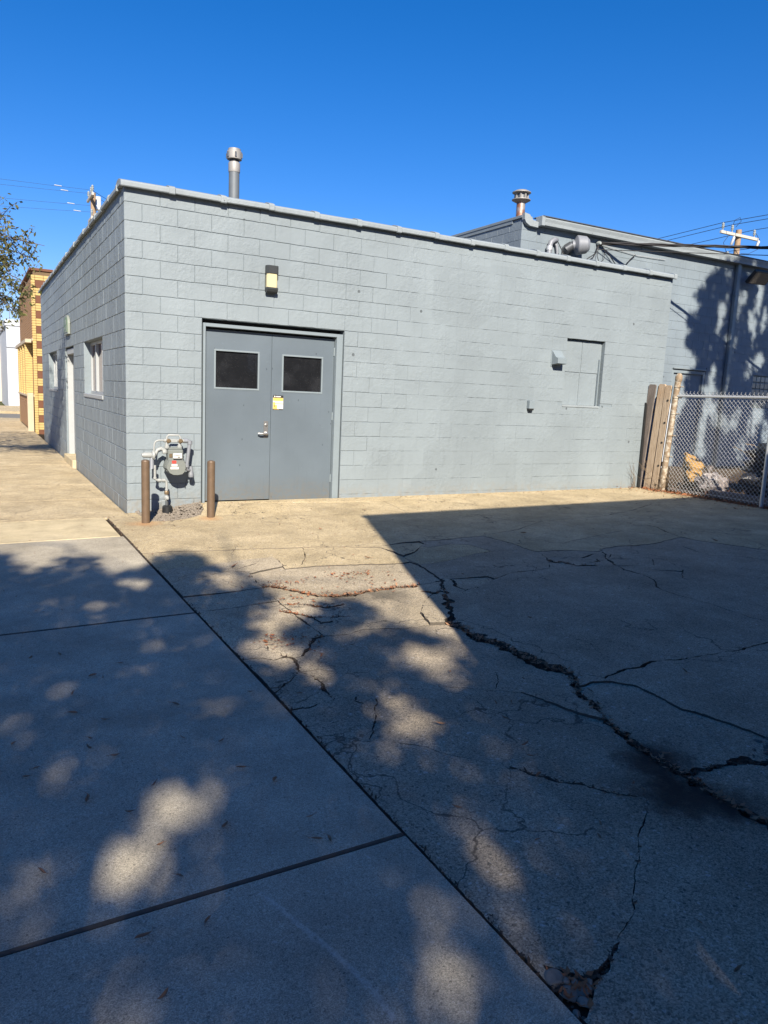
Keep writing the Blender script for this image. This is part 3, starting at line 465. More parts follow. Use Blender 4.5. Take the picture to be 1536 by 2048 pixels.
g.add([(-500, -500, -.36), (500, -500, -.36), (500, 500, -.36), (-500, 500, -.36)], [(0, 1, 2, 3)])
struct('ground', g, 'grass')
struct('road', MB().box(-14, -120, -.5, -4.6, 150, -.28), 'asphalt')
struct('cross_street', MB().box(-4.6, 24.2, -.5, 60, 31.5, -.24), 'asphalt')
struct('kerb', MB().box(-4.6, -60, -.5, -4.42, 23.8, -.15, .02), 'walk', None)
struct('parkway', MB().box(-4.42, -60, -.5, -2.55, 23.8, -.145), 'walktan')
struct('far_pavement', MB().box(-4.6, 31.5, -.5, 40, 39.9, -.12), 'walktan')

# sidewalk: one slab per bay
sw = bpy.data.objects.new('sidewalk', None); COL.objects.link(sw); sw['kind'] = 'structure'
def slab(x0, x1, y0, y1, mat, dz=0., gap=.009, dark=True, g0=None):
    b = MB(); x0 += .003; x1 -= .003; y0 += g0 or gap; y1 -= gap; c = min(.009, gap*.9)
    nx = max(2, int((x1-x0)/.12)); ny = max(2, int((y1-y0)/.12))
    xs = [x0, x0+c]+[x0+(x1-x0)*i/nx for i in range(1, nx)]+[x1-c, x1]; ys = [y0, y0+c]+[y0+(y1-y0)*i/ny for i in range(1, ny)]+[y1-c, y1]
    vs = []; fs = []
    for j, y in enumerate(ys):
        for i, x in enumerate(xs):
            e = (i in (0, len(xs)-1)) or (j in (0, len(ys)-1))
            vs.append((x+(0 if not e else .0015*noise.noise((x*30, y*30, 1))), y+(0 if not e else .0015*noise.noise((x*30, y*30, 5))), gz(x, y)+dz+.002*noise.noise((x*1.3, y*1.3, 0))-(.008 if e else 0)))
    W = len(xs)
    for j in range(len(ys)-1):
        for i in range(W-1): fs.append((j*W+i, j*W+i+1, (j+1)*W+i+1, (j+1)*W+i))
    ring = [i for i in range(W)]+[j*W+W-1 for j in range(1, len(ys))]+[(len(ys)-1)*W+i for i in range(W-2, -1, -1)]+[j*W for j in range(len(ys)-2, 0, -1)]
    o = len(vs); vs += [(vs[i][0], vs[i][1], vs[i][2]-.07) for i in ring]; L = len(ring)
    for k in range(L): fs.append((ring[k], o+k, o+(k+1) % L, ring[(k+1) % L]))
    me = bpy.data.meshes.new('concrete_slab'); me.from_pydata(vs, [], fs); me.materials.append(M[mat]); me.materials.append(M['jointdirt']); nin = (W-1)*(len(ys)-1)
    me.polygons.foreach_set('material_index', [1 if dark and (k >= nin or (gap > .008 and ((k % (W-1)) in (0, W-2) or k//(W-1) in (0, len(ys)-2)))) else 0 for k in range(len(me.polygons))]); me.update()
    return link('concrete_slab', me, sw)
SEAM = -.275
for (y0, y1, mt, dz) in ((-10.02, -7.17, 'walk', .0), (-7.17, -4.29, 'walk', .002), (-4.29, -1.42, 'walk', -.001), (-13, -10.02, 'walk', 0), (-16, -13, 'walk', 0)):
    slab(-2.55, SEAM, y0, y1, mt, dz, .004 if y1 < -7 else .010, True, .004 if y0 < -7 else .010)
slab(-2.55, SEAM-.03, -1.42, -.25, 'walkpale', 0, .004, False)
yy = -.25
for k in range(10):
    y1 = yy+1.52; slab(-2.55, -.012 if yy > -.3 else SEAM, yy, y1, 'walktan', .001*(k % 3), .003, False); yy = y1
slab(-2.55, -.02, 14.95, 24.2, 'walktan', 0, .003, False)
MB().box(-2.6, -16.2, -.24, .3, 24.2, -.175).build('soil', 'soil', sw)

# parking lot: slabs cut apart along every crack
lot = bpy.data.objects.new('parking_lot', None); COL.objects.link(lot); lot['kind'] = 'structure'
XL, XR, YB, YT = SEAM+.012, 8.72, -8.72, -.006
verts = []; faces = []; tags = []
def poly(pts, tg):
    o = len(verts); verts.extend(Vector(p) for p in pts); faces.append(list(range(o, o+len(pts)))); tags.append(tg)
edge = []
ny = 330
for i in range(ny): edge.append((XL+.006*noise.noise((i*.9, 3, 0))+.004*noise.noise((i*.31, 7, 0)), YB+(YT-YB)*i/ny))
poly([(XR, YB), (XR, YT), (XL, YT)]+edge[::-1][:-1]+[(XL, YB)], 'lot')
def jag(pts, j, step):
    out = [Vector(pts[0])]
    for a, b in zip(pts[:-1], pts[1:]):
        a = Vector(a); b = Vector(b); d = (b-a).length; k = max(1, int(d/step)); nrm = Vector((-(b-a).y, (b-a).x)).normalized() if d > 0 else Vector((0, 0))
        for i in range(1, k+1):
            p = a+(b-a)*(i/k)
            if i < k or True: p = p+nrm*j*(noise.noise((p.x*9, p.y*9, 2.))*.9+noise.noise((p.x*31, p.y*31, 4.))*.5)*(1 if i < k else .0)
            out.append(p)
    return out
RIB = []                                        # (points, halfwidth, kind) kept for the litter
for kd, hw, jt, pts in CRACKS:
    dist = (Vector(pts[len(pts)//2])-Vector((CAMP.x, CAMP.y))).length
    hw *= {'c': .48+.62*ss(2.5, 6.5, dist), 'w': .9, 'j': 1.1}[kd]; jt *= 1.3
    p = jag(pts, jt, max(.012, .0045*dist)); L = []; Rr = []
    for i, q in enumerate(p):
        t = (p[min(i+1, len(p)-1)]-p[max(i-1, 0)]); t = t.normalized() if t.length > 0 else Vector((1, 0)); nn = Vector((-t.y, t.x))
        end = min(i, len(p)-1-i); tp = min(1., .45+end*.25)
        big = max(.22, .75+1.25*noise.noise((q.x*5, q.y*5, 19.)))
        wl = hw*tp*max(.12, big+1.3*noise.noise((q.x*17, q.y*17, 9.))+1.0*noise.noise((q.x*60, q.y*60, 3.)))
        wr = hw*tp*max(.12, big+1.3*noise.noise((q.x*17, q.y*17, 29.))+1.0*noise.noise((q.x*60, q.y*60, 13.)))
        L.append(q+nn*wl); Rr.append(q-nn*wr)
    for i in range(len(p)-1):
        if (p[i+1]-p[i]).length < 1e-4: continue
        poly([L[i], Rr[i], Rr[i+1], L[i+1]], 'crack')
    RIB.append((p, hw, kd))
poly([(x+.012*noise.noise((x*40, y*40, 0)), y+.012*noise.noise((x*40, y*40, 8))) for x, y in HOLE], 'crack')
GRAV = [(.10, -.004), (.12, -.50), (.16, -.66), (.28, -.72), (.42, -.70), (.56, -.66), (.66, -.58), (.76, -.52), (.86, -.30), (.89, -.004)]
poly([(x+.01*noise.noise((x*20, y*20, 0)), y if y > -.01 else y+.02*noise.noise((x*20, y*20, 8))) for x, y in GRAV], 'crack')
nv0 = len(verts)
for i in range(46):                             # interior points so that the slabs can undulate a little
    for j in range(46):
        verts.append(Vector((XL+.1+(XR-XL-.2)*(i+.5*(j % 2)+random.uniform(-.2, .2))/46, YB+.1+(YT-YB-.15)*(j+random.uniform(-.2, .2))/46)))
cv, ce, cf, ov, oe, of = delaunay_2d_cdt(verts, [], faces, 1, 1e-5)
def pip(X, Y, pl):
    c = np.zeros(len(X), bool); j = len(pl)-1
    for i in range(len(pl)):
        xi, yi = pl[i][0], pl[i][1]; xj, yj = pl[j][0], pl[j][1]
        c ^= ((yi > Y) != (yj > Y)) & (X < (xj-xi)*(Y-yi)/(yj-yi+1e-12)+xi); j = i
    return c
CX = np.array([sum(cv[k].x for k in f)/len(f) for f in cf]); CY = np.array([sum(cv[k].y for k in f)/len(f) for f in cf])
ok = np.zeros(len(cf), bool); bad = np.zeros(len(cf), bool)
for fc, tg in zip(faces, tags):
    pl = [verts[k] for k in fc]; q = np.where((CX >= min(p.x for p in pl)) & (CX <= max(p.x for p in pl)) & (CY >= min(p.y for p in pl)) & (CY <= max(p.y for p in pl)))[0]
    if len(q) == 0: continue
    h = pip(CX[q], CY[q], pl); (ok if tg == 'lot' else bad)[q[h]] = True
keep = [f for f, a, b in zip(cf, ok, bad) if a and not b]
# connected pieces
par = list(range(len(keep)))
def find(a):
    while par[a] != a: par[a] = par[par[a]]; a = par[a]
    return a
em = {}
for i, f in enumerate(keep):
    for a, b in zip(f, f[1:]+f[:1]):
        k = (min(a, b), max(a, b))
        if k in em: par[find(i)] = find(em[k])
        else: em[k] = i
comp = {}
for i in range(len(keep)): comp.setdefault(find(i), []).append(i)
def area(f):
    a, b, c = (cv[k] for k in f[:3]); return abs((b-a).cross(c-a))/2
LEVEL = []
small = MB(); pieces = []
for cid, fl in comp.items():
    A = sum(area(keep[i]) for i in fl)
    if A < 2e-5: continue
    pieces.append((A, fl))
pieces.sort(key=lambda t: -t[0])
for k, (A, fl) in enumerate(pieces):
    idx = {}; vs = []; fs = []
    cx = sum(cv[keep[i][0]].x for i in fl)/len(fl); cy = sum(cv[keep[i][0]].y for i in fl)/len(fl)
    r3 = random.Random(k)
    dz = (r3.uniform(-.0025, .0015) if A > .3 else r3.uniform(-.008, .001)); tx, ty = (0, 0) if A > .3 else (r3.uniform(-.03, .03), r3.uniform(-.03, .03))
    if A > .3 and cy < -3.4 and cx < 2.2 and cy < -3.3-(cx-1.0)*.9: dz -= .009
    def zz(x, y): return gz(x, y)+dz+tx*(x-cx)+ty*(y-cy)+.006*noise.noise((x*.9, y*.9, 3.))+.002*noise.noise((x*4, y*4, 3.))
    bd = {}
    for i in fl:
        f = keep[i]; ff = []
        for v in f:
            if v not in idx: idx[v] = len(vs); vs.append((cv[v].x, cv[v].y, zz(cv[v].x, cv[v].y)))
            ff.append(idx[v])
        fs.append(tuple(ff))
        for a, b in zip(ff, ff[1:]+ff[:1]):
            if (b, a) in bd: del bd[(b, a)]
            else: bd[(a, b)] = 1
    low = {}
    for (a, b) in bd:
        for v in (a, b):
            if v not in low: low[v] = len(vs); vs.append((vs[v][0], vs[v][1], vs[v][2]-.05))
        fs.append((b, a, low[a], low[b]))
    if k < 290:
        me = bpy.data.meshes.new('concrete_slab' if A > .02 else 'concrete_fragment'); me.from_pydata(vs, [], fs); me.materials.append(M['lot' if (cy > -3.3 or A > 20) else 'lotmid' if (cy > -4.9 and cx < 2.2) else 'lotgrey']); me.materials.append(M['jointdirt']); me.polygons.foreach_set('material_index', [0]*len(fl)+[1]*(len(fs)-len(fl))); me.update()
        link('concrete_slab' if A > .02 else 'concrete_fragment', me, lot)
    else: small.add(vs, fs)
if small.v: small.build('concrete_crumbs', 'lot', lot, None, 'stuff')
b = MB(); vs = []; fs = []
for j in range(120):
    for i in range(120):
        x = XL-.1+(XR-XL+.1)*i/119; y = YB+(YT-YB)*j/119; vs.append((x, y, gz(x, y)-.026+.008*noise.noise((x*6, y*6, 0))))
for j in range(119):
    for i in range(119): fs.append((j*120+i, j*120+i+1, (j+1)*120+i+1, (j+1)*120+i))
b.add(vs, fs); b.build('soil', 'soil', lot)

# loose flakes of leaf and grit
def flakes(pts, smin, smax, seed, lift=.004, tall=.6):
    r = np.random.default_rng(seed); n = len(pts); P = np.array(pts, float)
    L = r.uniform(smin, smax, n); Wd = L*r.uniform(.25, .55, n); a = r.uniform(0, 6.283, n); tl = r.normal(0, tall, n); rl = r.normal(0, tall, n)
    d = np.stack([np.cos(a)*np.cos(tl), np.sin(a)*np.cos(tl), np.sin(tl)], 1); s = np.stack([-np.sin(a)*np.cos(rl), np.cos(a)*np.cos(rl), np.sin(rl)], 1)
    P[:, 2] += lift+np.abs(np.sin(tl))*L*.5
    up_ = np.cross(d, s); k = (L*r.uniform(.05, .25, n))[:, None]
    V = np.stack([P-d*L[:, None]/2+up_*k, P+s*Wd[:, None]/2, P+d*L[:, None]/2+up_*k, P-s*Wd[:, None]/2], 1).reshape(-1, 3)
    F = np.arange(4*n).reshape(n, 4); return V, np.concatenate([F[:, [0, 1, 3]], F[:, [1, 2, 3]]])
def stuff(name, V, F, mat, label, cat):
    o = link(name, arr_mesh(name, V, F, mat)); o['kind'] = 'stuff'; tag(o, label, cat); return o
pts = []; ptso = []; ptsn = []; WIDE = []
for p, hw, kd in RIB:
    for a, b_ in zip(p[:-1], p[1:]):
        d = (b_-a).length
        dens = {'w': 17000*hw, 'c': 30, 'j': 10}[kd]
        for k in range(int(d*dens+random.random())):
            t = random.random(); q = a+(b_-a)*t; off = random.gauss(0, hw*(.55 if kd == 'w' else .8)); n2 = Vector((-(b_-a).y, (b_-a).x)).normalized(); q = q+n2*off
            sunny = (q.y > -4.9 and q.x < 1.7 and kd == 'w')
            if kd == 'w' and hw > .022 and random.random() < .32: WIDE.append((q.x, q.y, gz(q.x, q.y)-.016+random.random()*.018)); continue
            (ptso if sunny and random.random() < .5 else pts).append((q.x, q.y, gz(q.x, q.y)-.024+random.random()*.018*(1 if kd == 'w' else .6)))
V, F = flakes(pts, .008, .032, 1, .001, .16); stuff('crack_litter', V, F, 'leafd', 'dark rotted leaf litter filling the wide cracks of the parking lot', 'leaf litter')
for (cx, cy, sx, sy, k) in ((1.15, -3.72, .30, .08, 60), (.55, -3.78, .2, .06, 30), (.6, -4.2, .35, .12, 40), (.02, -5.05, .12, .14, 40), (.22, -5.15, .1, .2, 30), (1.3, -3.95, .25, .2, 30)):
    for _ in range(k):
        x = random.gauss(cx, sx*.6); y = random.gauss(cy, sy*.6); ptso.append((x, y, gz(x, y)-.004))
V, F = flakes(ptso, .015, .045, 2, .002, .2); stuff('fallen_leaf_litter', V, F, 'leafo', 'orange brown leaf litter along the broken edge of the sunlit slab', 'leaf litter')
V, F = flakes(WIDE, .012, .045, 21, .002, .3); stuff('wide_crack_litter', V, F, 'leafb', 'brown dead leaves heaped along the widest crack of the lot', 'leaf litter')
pts = []
for _ in range(1100):
    x = random.uniform(-1.9, 8.6); y = -abs(random.gauss(0, 2.4))-.02
    if x < -.3: y = random.uniform(-4.2, 8)
    if y < -8.6: continue
    pts.append((x, y, gz(x, y)))
for _ in range(420): x = random.uniform(.9, 8.7); pts.append((x, -abs(random.gauss(0, .05))-.01, gz(x, -.02)))
V, F = flakes(pts, .010, .034, 3, .003, .2); stuff('scattered_leaf_bits', V, F, 'leafb', 'small brown leaf bits scattered over the pavement', 'leaf litter')
pts = [(random.gauss(8.72, .07), random.uniform(-2.6, -.1), .03) for _ in range(700)]+[(random.gauss(8.9, .5), random.uniform(-2.5, 1.5), .035) for _ in range(500)]
V, F = flakes(pts, .025, .07, 4, .006, .3); stuff('fence_leaf_litter', V, F, 'leafo', 'brown leaves drifted along the foot of the chain link fence', 'leaf litter')
pts = [(random.uniform(8.85, 13), random.uniform(-2.6, 2.8), .035) for _ in range(5000)]
V, F = flakes(pts, .03, .08, 14, .006, .4); stuff('yard_leaf_litter', V, F, 'leafd', 'dark leaf litter covering the dirt yard behind the chain link fence', 'leaf litter')
pts = [(SEAM+random.gauss(.008, .008), random.uniform(-8.6, -.3), -.13+random.random()*.02) for _ in range(900)]
V, F = flakes(pts, .010, .03, 5); stuff('seam_litter', V, F, 'leafd', 'dirt and leaf crumbs packed in the seam beside the sidewalk', 'leaf litter')

def rock(b, c, r, seed, flat=.7, n=7, m=4):
    """angular lump: a ball cut by random planes"""
    rr = random.Random(seed); sx, sy = rr.uniform(.8, 1.25), rr.uniform(.7, 1.1); an = rr.uniform(0, 3); cuts = []
    for _ in range(9):
        d = Vector((rr.gauss(0, 1), rr.gauss(0, 1), rr.gauss(0, 1))).normalized(); cuts.append((d, rr.uniform(.48, .86)))
    vs = []; fs = []
    def P(th, a):
        p = Vector((math.sin(th)*math.cos(a), math.sin(th)*math.sin(a), math.cos(th)))*r
        for d, k in cuts:
            e = p.dot(d)-k*r
            if e > 0: p = p-d*e
        x, y = p.x*sx, p.y*sy
        return (c[0]+x*math.cos(an)-y*math.sin(an), c[1]+x*math.sin(an)+y*math.cos(an), c[2]+p.z*flat)
    for j in range(1, m):
        for i in range(n): vs.append(P(math.pi*j/m, 2*math.pi*i/n))
    t = len(vs); vs += [P(0, 0), P(math.pi, 0)]
    for i in range(n): fs.append((t, i, (i+1) % n)); fs.append((t+1, (m-2)*n+(i+1) % n, (m-2)*n+i))
    for j in range(m-2):
        for i in range(n): fs.append((j*n+i, (j+1)*n+i, (j+1)*n+(i+1) % n, j*n+(i+1) % n))
    b.add(vs, fs)
for i, (x, y, r) in enumerate(HSTONES):
    b = MB(); rock(b, (x, y, -.1145 if r > .011 else -.104), r*1.2, i, .5, 24, 14)
    o = b.build('stone', 'stone', None, 28)
    tag(o, ('large pale broken stone at the upper left of the hole by the sidewalk seam', 'grey broken stone in the middle of the hole against the sidewalk seam', 'grey stone at the right side of the hole beside the lot slab', 'broken stone at the lower right of the hole, under the grey one', 'small stone at the narrow lower tip of the hole',
            'tiny stone right of the largest stone in the hole', 'tiny stone in the upper middle of the hole', 'tiny stone at the upper right corner of the hole', 'grey stone lodged in the crack above the hole, uppermost of three', 'grey stone in the crack above the hole, leftmost of three', 'smallest grey stone in the crack above the hole, rightmost of three')[i], 'stone', 'stones in the broken hole' if i < 8 else 'stones in the lot crack')
def inside2(pt, pl):
    x, y = pt; c = False; j = len(pl)-1
    for i in range(len(pl)):
        if (pl[i][1] > y) != (pl[j][1] > y) and x < (pl[j][0]-pl[i][0])*(y-pl[i][1])/(pl[j][1]-pl[i][1])+pl[i][0]: c = not c
        j = i
    return c
pts = [(random.gauss(-.2, .035), random.gauss(-7.97, .04), -.118+random.random()*.012) for _ in range(75)]
V, F = flakes([q for q in pts if inside2(q[:2], HOLE)], .015, .04, 9, .001, .3); stuff('hole_leaf_litter', V, F, 'leafo', 'red brown leaf scraps between the stones of the hole', 'leaf litter')
b = MB(); k = 0
for p, hw, kd in RIB:
    if kd != 'w': continue
    for q in p:
        for _ in range(1 if random.random() < .4 else 0):
            rock(b, (q.x+random.gauss(0, hw*.7), q.y+random.gauss(0, hw*.7), gz(q.x, q.y)-.021), random.choice((.004, .005, .007, .009, .014))*random.uniform(.8, 1.2), k, .6, 6, 4); k += 1
for (xa, ya, xb, yb) in ((1.52, -7.35, 2.2, -7.22),):
    for _ in range(170): t = random.random(); rock(b, (xa+(xb-xa)*t+random.gauss(0, .03), ya+(yb-ya)*t+random.gauss(0, .03), gz(xa, ya)-.008), random.uniform(.006, .024), k, .7, 7, 4); k += 1
for _ in range(240):
    x, y = HOLE[random.randrange(len(HOLE))]; x += random.gauss(.0, .03); y += random.gauss(0, .03)
    if inside2((x, y), HOLE): rock(b, (x, y, gz(x, y)-.030), random.uniform(.004, .011), k, .7, 6, 4); k += 1
M['rubble'] = simple('crack_rubble', (.15, .135, .115), .95, 0, .5, 50, .4)
o = b.build('crack_rubble', 'rubble', None); o['kind'] = 'stuff'; tag(o, 'crumbled concrete rubble lying in the cracks of the lot', 'rubble')
b = MB(); from_poly = [Vector(p) for p in GRAV]
def inside(pt, pl):
    x, y = pt; c = False; j = len(pl)-1
    for i in range(len(pl)):
        if (pl[i][1] > y) != (pl[j][1] > y) and x < (pl[j][0]-pl[i][0])*(y-pl[i][1])/(pl[j][1]-pl[i][1])+pl[i][0]: c = not c
        j = i
    return c
k = 0
while k < 1500:
    x, y = random.uniform(.08, .9), random.uniform(-.74, 0)
    if inside((x, y), GRAV): rock(b, (x, y, gz(x, y)-.018+random.random()*.016+.02*ss(-.3, 0, y)), random.uniform(.008, .021), k, .75, 6, 4); k += 1
o = b.build('gravel_bed', 'gravel', None); o['kind'] = 'stuff'; tag(o, 'bed of crushed gravel under the gas meter between the bollards', 'gravel')

# single fallen leaves
def leafmesh(seed):
    r = random.Random(seed); b = MB(); L = r.uniform(.035, .05); Wd = L*r.uniform(.22, .36); cu = r.uniform(.2, .5); n = 6; vs = []; fs = []
    for i in range(n+1):
        t = i/n; w_ = Wd*math.sin(math.pi*min(1, t*.96+.03))**.8*(1-.3*t); x = (t-.5)*L; z = .003+cu*L*((t-.5)**2)*r.uniform(1.4, 1.9)
        y = .12*L*math.sin(t*3+seed); h = w_*.55
        vs += [(x, y-w_/2, z+h*.9), (x, y, z), (x, y+w_/2, z+h*.7)]
    for i in range(n):
        o = i*3; fs += [(o, o+3, o+4, o+1), (o+1, o+4, o+5, o+2)]
    b.add(vs, fs); b.tube([(L*.5, .12*L*math.sin(3+seed), .006), (L*.72, .1*L, .010)], .0008, 4)
    return b.mesh('fallen_leaf', 'leafb', 80)
LM = [leafmesh(i) for i in range(6)]
for lst, lab, grp, sc in ((LEAF_WALK, 'dry curled brown leaf lying on the tree-shaded sidewalk', 'leaves on the shaded sidewalk', 1.0), (LEAF_LOT, 'dry curled brown leaf lying on the shaded concrete parking lot', 'leaves on the shaded parking lot', 1.0), (LEAF_SUN, 'larger dry leaf lying on the lot near the building', 'leaves on the lot near the building', 1.7)):
    for i, (x, y) in enumerate(lst):
        o = link('fallen_leaf', LM[random.randrange(6)]); o.location = (x, y, gz(x, y)+.006); o.rotation_euler = (random.uniform(-.2, .2), random.uniform(-.2, .2), random.uniform(0, 6.28)); s_ = sc*random.uniform(.75, 1.15); o.scale = (s_, s_, s_)
        if grp.endswith('building'): lab = ('orange brown leaf lying alone in the building shadow on the lot', 'brown leaf on the sunlit apron near the seam with the sidewalk', 'dark leaf on the shaded lot at the far right by the fence', 'brown leaf on the sunlit apron in front of the double doors', 'dry leaf on the sunlit concrete beside the shadow edge', 'brown leaf on the sunlit apron right of the brown bollards')[i]
        tag(o, lab, 'leaf', grp)

# ------------------------------------------------------------------ block walls
CO = .2032
ZJ0 = 3.509                      # a bed joint of the grey building; the others are whole courses away
_bm = {}
def block_mesh(w_, h_, soft, v):
    hs = min(1., soft*1.25+ (.35 if v == 1 and soft > .2 else 0)); soft = min(1., max(0., soft+(-.15, .12, 0)[v]))
    key = (round(w_, 3), round(h_, 3), round(soft, 1), round(hs, 1), v)
    if key in _bm: return _bm[key]
    r = random.Random(hash(key) & 0xffff); b = MB()
    g = .0028*(1-.92*soft); gx = .0028*(1-.98*hs); c = .0055*(1-.5*soft); dp = .0056*(1-.86*soft)
    # front face as a small grid so that its arris wanders like thickly painted block
    nx = max(2, int(w_/.08)); nz = 3
    X = [gx+(w_-2*gx)*i/nx for i in range(nx+1)]; Zs = [g+(h_-2*g)*i/nz for i in range(nz+1)]
    outer = [(x, Zs[0]) for x in X]+[(X[-1], z) for z in Zs[1:]]+[(x, Zs[-1]) for x in X[-2::-1]]+[(X[0], z) for z in Zs[-2:0:-1]]
    cx, cz = w_/2, h_/2; vs = []; n = len(outer)
    jit = [(r.uniform(-1, 1)*.0016, r.uniform(-1, 1)*.0024) for _ in outer]
    for (x, z), (a, e) in zip(outer, jit): vs.append((x+a*(1-hs), dp, z+e))
    for (x, z), (a, e) in zip(outer, jit):
        ix = x+(c if x < cx-w_*.5+g+1e-6+c*0 else 0); cx_ = c*(1-.9*hs); ix = min(max(x, gx+cx_), w_-gx-cx_); iz = min(max(z, g+c), h_-g-c); vs.append((ix+a*(1-hs), 0, iz+e))
    for (x, z), (a, e) in zip(outer, jit): vs.append((x+a*(1-hs), .03, z+e))
    fs = [tuple(range(n, 2*n))]+[(i, (i+1) % n, n+(i+1) % n, n+i) for i in range(n)]+[(2*n+i, 2*n+(i+1) % n, (i+1) % n, i) for i in range(n)]
    b.add(vs, fs); _bm[key] = b.mesh('concrete_block', None); return _bm[key]
def spans(a, b, holes):
    out = [(a, b)]
    for h0, h1 in holes:
        nx = []
        for s0, s1 in out:
            if h1 <= s0 or h0 >= s1: nx.append((s0, s1)); continue
            if h0 > s0: nx.append((s0, h0))
            if h1 < s1: nx.append((h1, s1))
        out = nx
    return out
def block_list(length, z_lo, z_hi, z_ref, openings, first_half=0, irregular=0):
    """(u, z, w, h, u_centre) of every block; openings are (u0, u1, z0, z1)"""
    out = []; k0 = math.floor((z_lo-z_ref)/CO)-1
    for k in range(k0, k0+60):
        za, zb = z_ref+k*CO, z_ref+(k+1)*CO
        if zb <= z_lo+.02 or za >= z_hi-.02: continue
        A, B = max(za, z_lo), min(zb, z_hi); half = (k+first_half) % 2
        cuts = [0.] ; u = .2032 if half else .4064
        if irregular and (k*7) % 5 == 0: u -= .0
        while u < length-.03: cuts.append(u); u += .4064
        cuts.append(length)
        for u0, u1 in zip(cuts[:-1], cuts[1:]):
            hs = [o for o in openings if o[2] < B-.01 and o[3] > A+.01 and o[0] < u1 and o[1] > u0]
            full = [(o[0], o[1]) for o in hs if o[2] <= A+.012 and o[3] >= B-.012]
            part_ = [o for o in hs if not (o[2] <= A+.012 and o[3] >= B-.012)]
            for s0, s1 in spans(u0, u1, full):
                zs = [(A, B)]
                for o in part_:
                    if o[0] < s1 and o[1] > s0: zs = spans(A, B, [(o[2], o[3])])
                for q0, q1 in zs:
                    if s1-s0 > .025 and q1-q0 > .015: out.append((s0, q0, s1-s0, q1-q0))
    return out
def lay_blocks(wallobjs, limit, mat_list):
    """wallobjs: list of (parent, blocks, frame(u,z)->loc, rotz, softfn); the blocks that show largest become single parts"""
    allb = []
    for wi, (parent, bl, fr, rz, soft, nrm) in enumerate(wallobjs):
        for (u, z, w_, h_) in bl:
            c = Vector(fr(u+w_/2, z+h_/2)); d = c-CAMP; face = abs(d.normalized().dot(nrm)); pc = fwd.dot(d); px = right.dot(d)/pc*1.915 if pc > 0 else 9; py = up.dot(d)/pc*1.436 if pc > 0 else 9
            vis = abs(px) < 1.02 and abs(py) < 1.02 and pc > 0
            allb.append((-(w_*h_*face/d.length_squared) if vis else 1, wi, u, z, w_, h_))
    allb.sort(); rest = {}
    for i, (_, wi, u, z, w_, h_) in enumerate(allb):
        parent, bl, fr, rz, soft, nrm = wallobjs[wi]; r = random.Random(i*13+wi)
        me = block_mesh(w_, h_, soft(u, z), r.randrange(3)); loc = Vector(fr(u, z))-Vector(nrm)*0+Vector(nrm)*r.uniform(-.0012, .0012)
        if i < limit and _ < 0:
            if not me.materials: me.materials.append(M[mat_list[wi]])
            mm = me
            if mm.materials[0] != M[mat_list[wi]]:
                key = (me.name, mat_list[wi])
                if key not in _bm: _bm[key] = me.copy(); _bm[key].materials.clear(); _bm[key].materials.append(M[mat_list[wi]])
                mm = _bm[key]
            o = bpy.data.objects.new('concrete_block', mm); COL.objects.link(o); o.parent = parent; o.location = loc-world_off(parent); o.rotation_euler = (r.uniform(-.002, .002), r.uniform(-.002, .002), rz)
        else:
            mtx = Matrix.Translation(loc) @ Matrix.Rotation(rz, 4, 'Z')
            rest.setdefault(wi, MB()).add([mtx @ v.co for v in me.vertices], [tuple(p.vertices) for p in me.polygons])
    for wi, b in rest.items():
        me = bpy.data.meshes.new('concrete_blocks'); me.from_pydata(b.v, [], b.f); me.materials.append(M[mat_list[wi]]); me.update()
        link('concrete_blocks', me, wallobjs[wi][0], 'stuff')

# ------------------------------------------------------------------ the low grey building
LX, LY, ZT = 9.10, 12.20, 3.678
bld = thing('grey_block_building', 'low grey painted concrete block building with double doors and clay tile coping', 'building', (0, 0, 0))
DOOR = (.905, 2.845, -.3, 2.290); WIN = (6.81, 7.648, 1.425, 2.493)
FD = (5.20, 6.62, -.3, 2.087); FW1 = (1.79, 3.79, 1.268, 2.087); FW2 = (8.30, 10.25, 1.268, 2.087)
def holed_wall(u0, u1, z0, z1, ops, t0, t1, front=True):
    """backing wall with openings, as boxes butted end to end; depth from t0 to t1"""
    b = MB(); us = sorted({u0, u1, *[o[0] for o in ops], *[o[1] for o in ops]})
    for a, c in zip(us[:-1], us[1:]):
        zs = [(z0, z1)]
        for o in ops:
            if o[0] <= a+1e-6 and o[1] >= c-1e-6: zs = [q for s in zs for q in spans(*s, [(o[2], o[3])])]
        for q0, q1 in zs:
            if front: b.box(a, t0, q0, c, t1, q1)
            else: b.box(t0, a, q0, t1, c, q1)
    return b
wf = holed_wall(0.012, LX-.002, -.4, ZT, [DOOR, WIN], .008, .20).build('wall', 'mortar', bld)
wl = holed_wall(.2, LY, -.4, ZT, [FD, FW1, FW2], .008, .20, False).build('wall', 'mortar', bld)
MB().box(LX-.2, .2, -.4, LX-.004, 3.33, ZT).box(.2, LY-.2, -.4, 8.3, LY, ZT).build('wall', 'mortar', bld)
rf = MB().box(.2, .2, 3.2, LX-.2, 3.32, 3.42).box(.2, 3.32, 3.2, 8.36, LY-.2, 3.419).build('roof', 'roof', bld)
MB().box(.2, .2, -.4, LX-.2, 3.32, -.30).build('floor', 'roof', bld)
soft = lambda u, z: min(1, max(.12, (u-2.0)/2.2+.35*noise.noise((u*1.3, z*1.6, 4.))+(.35 if z < .6 and u > 2.8 else 0)))*.95
bf = block_list(LX, -.36, ZT, ZJ0, [DOOR, WIN], 0)
bl_ = block_list(LY, -.36, ZT, ZJ0, [(o[0], o[1], o[2], o[3]) for o in (FD, FW1, FW2)], 1)
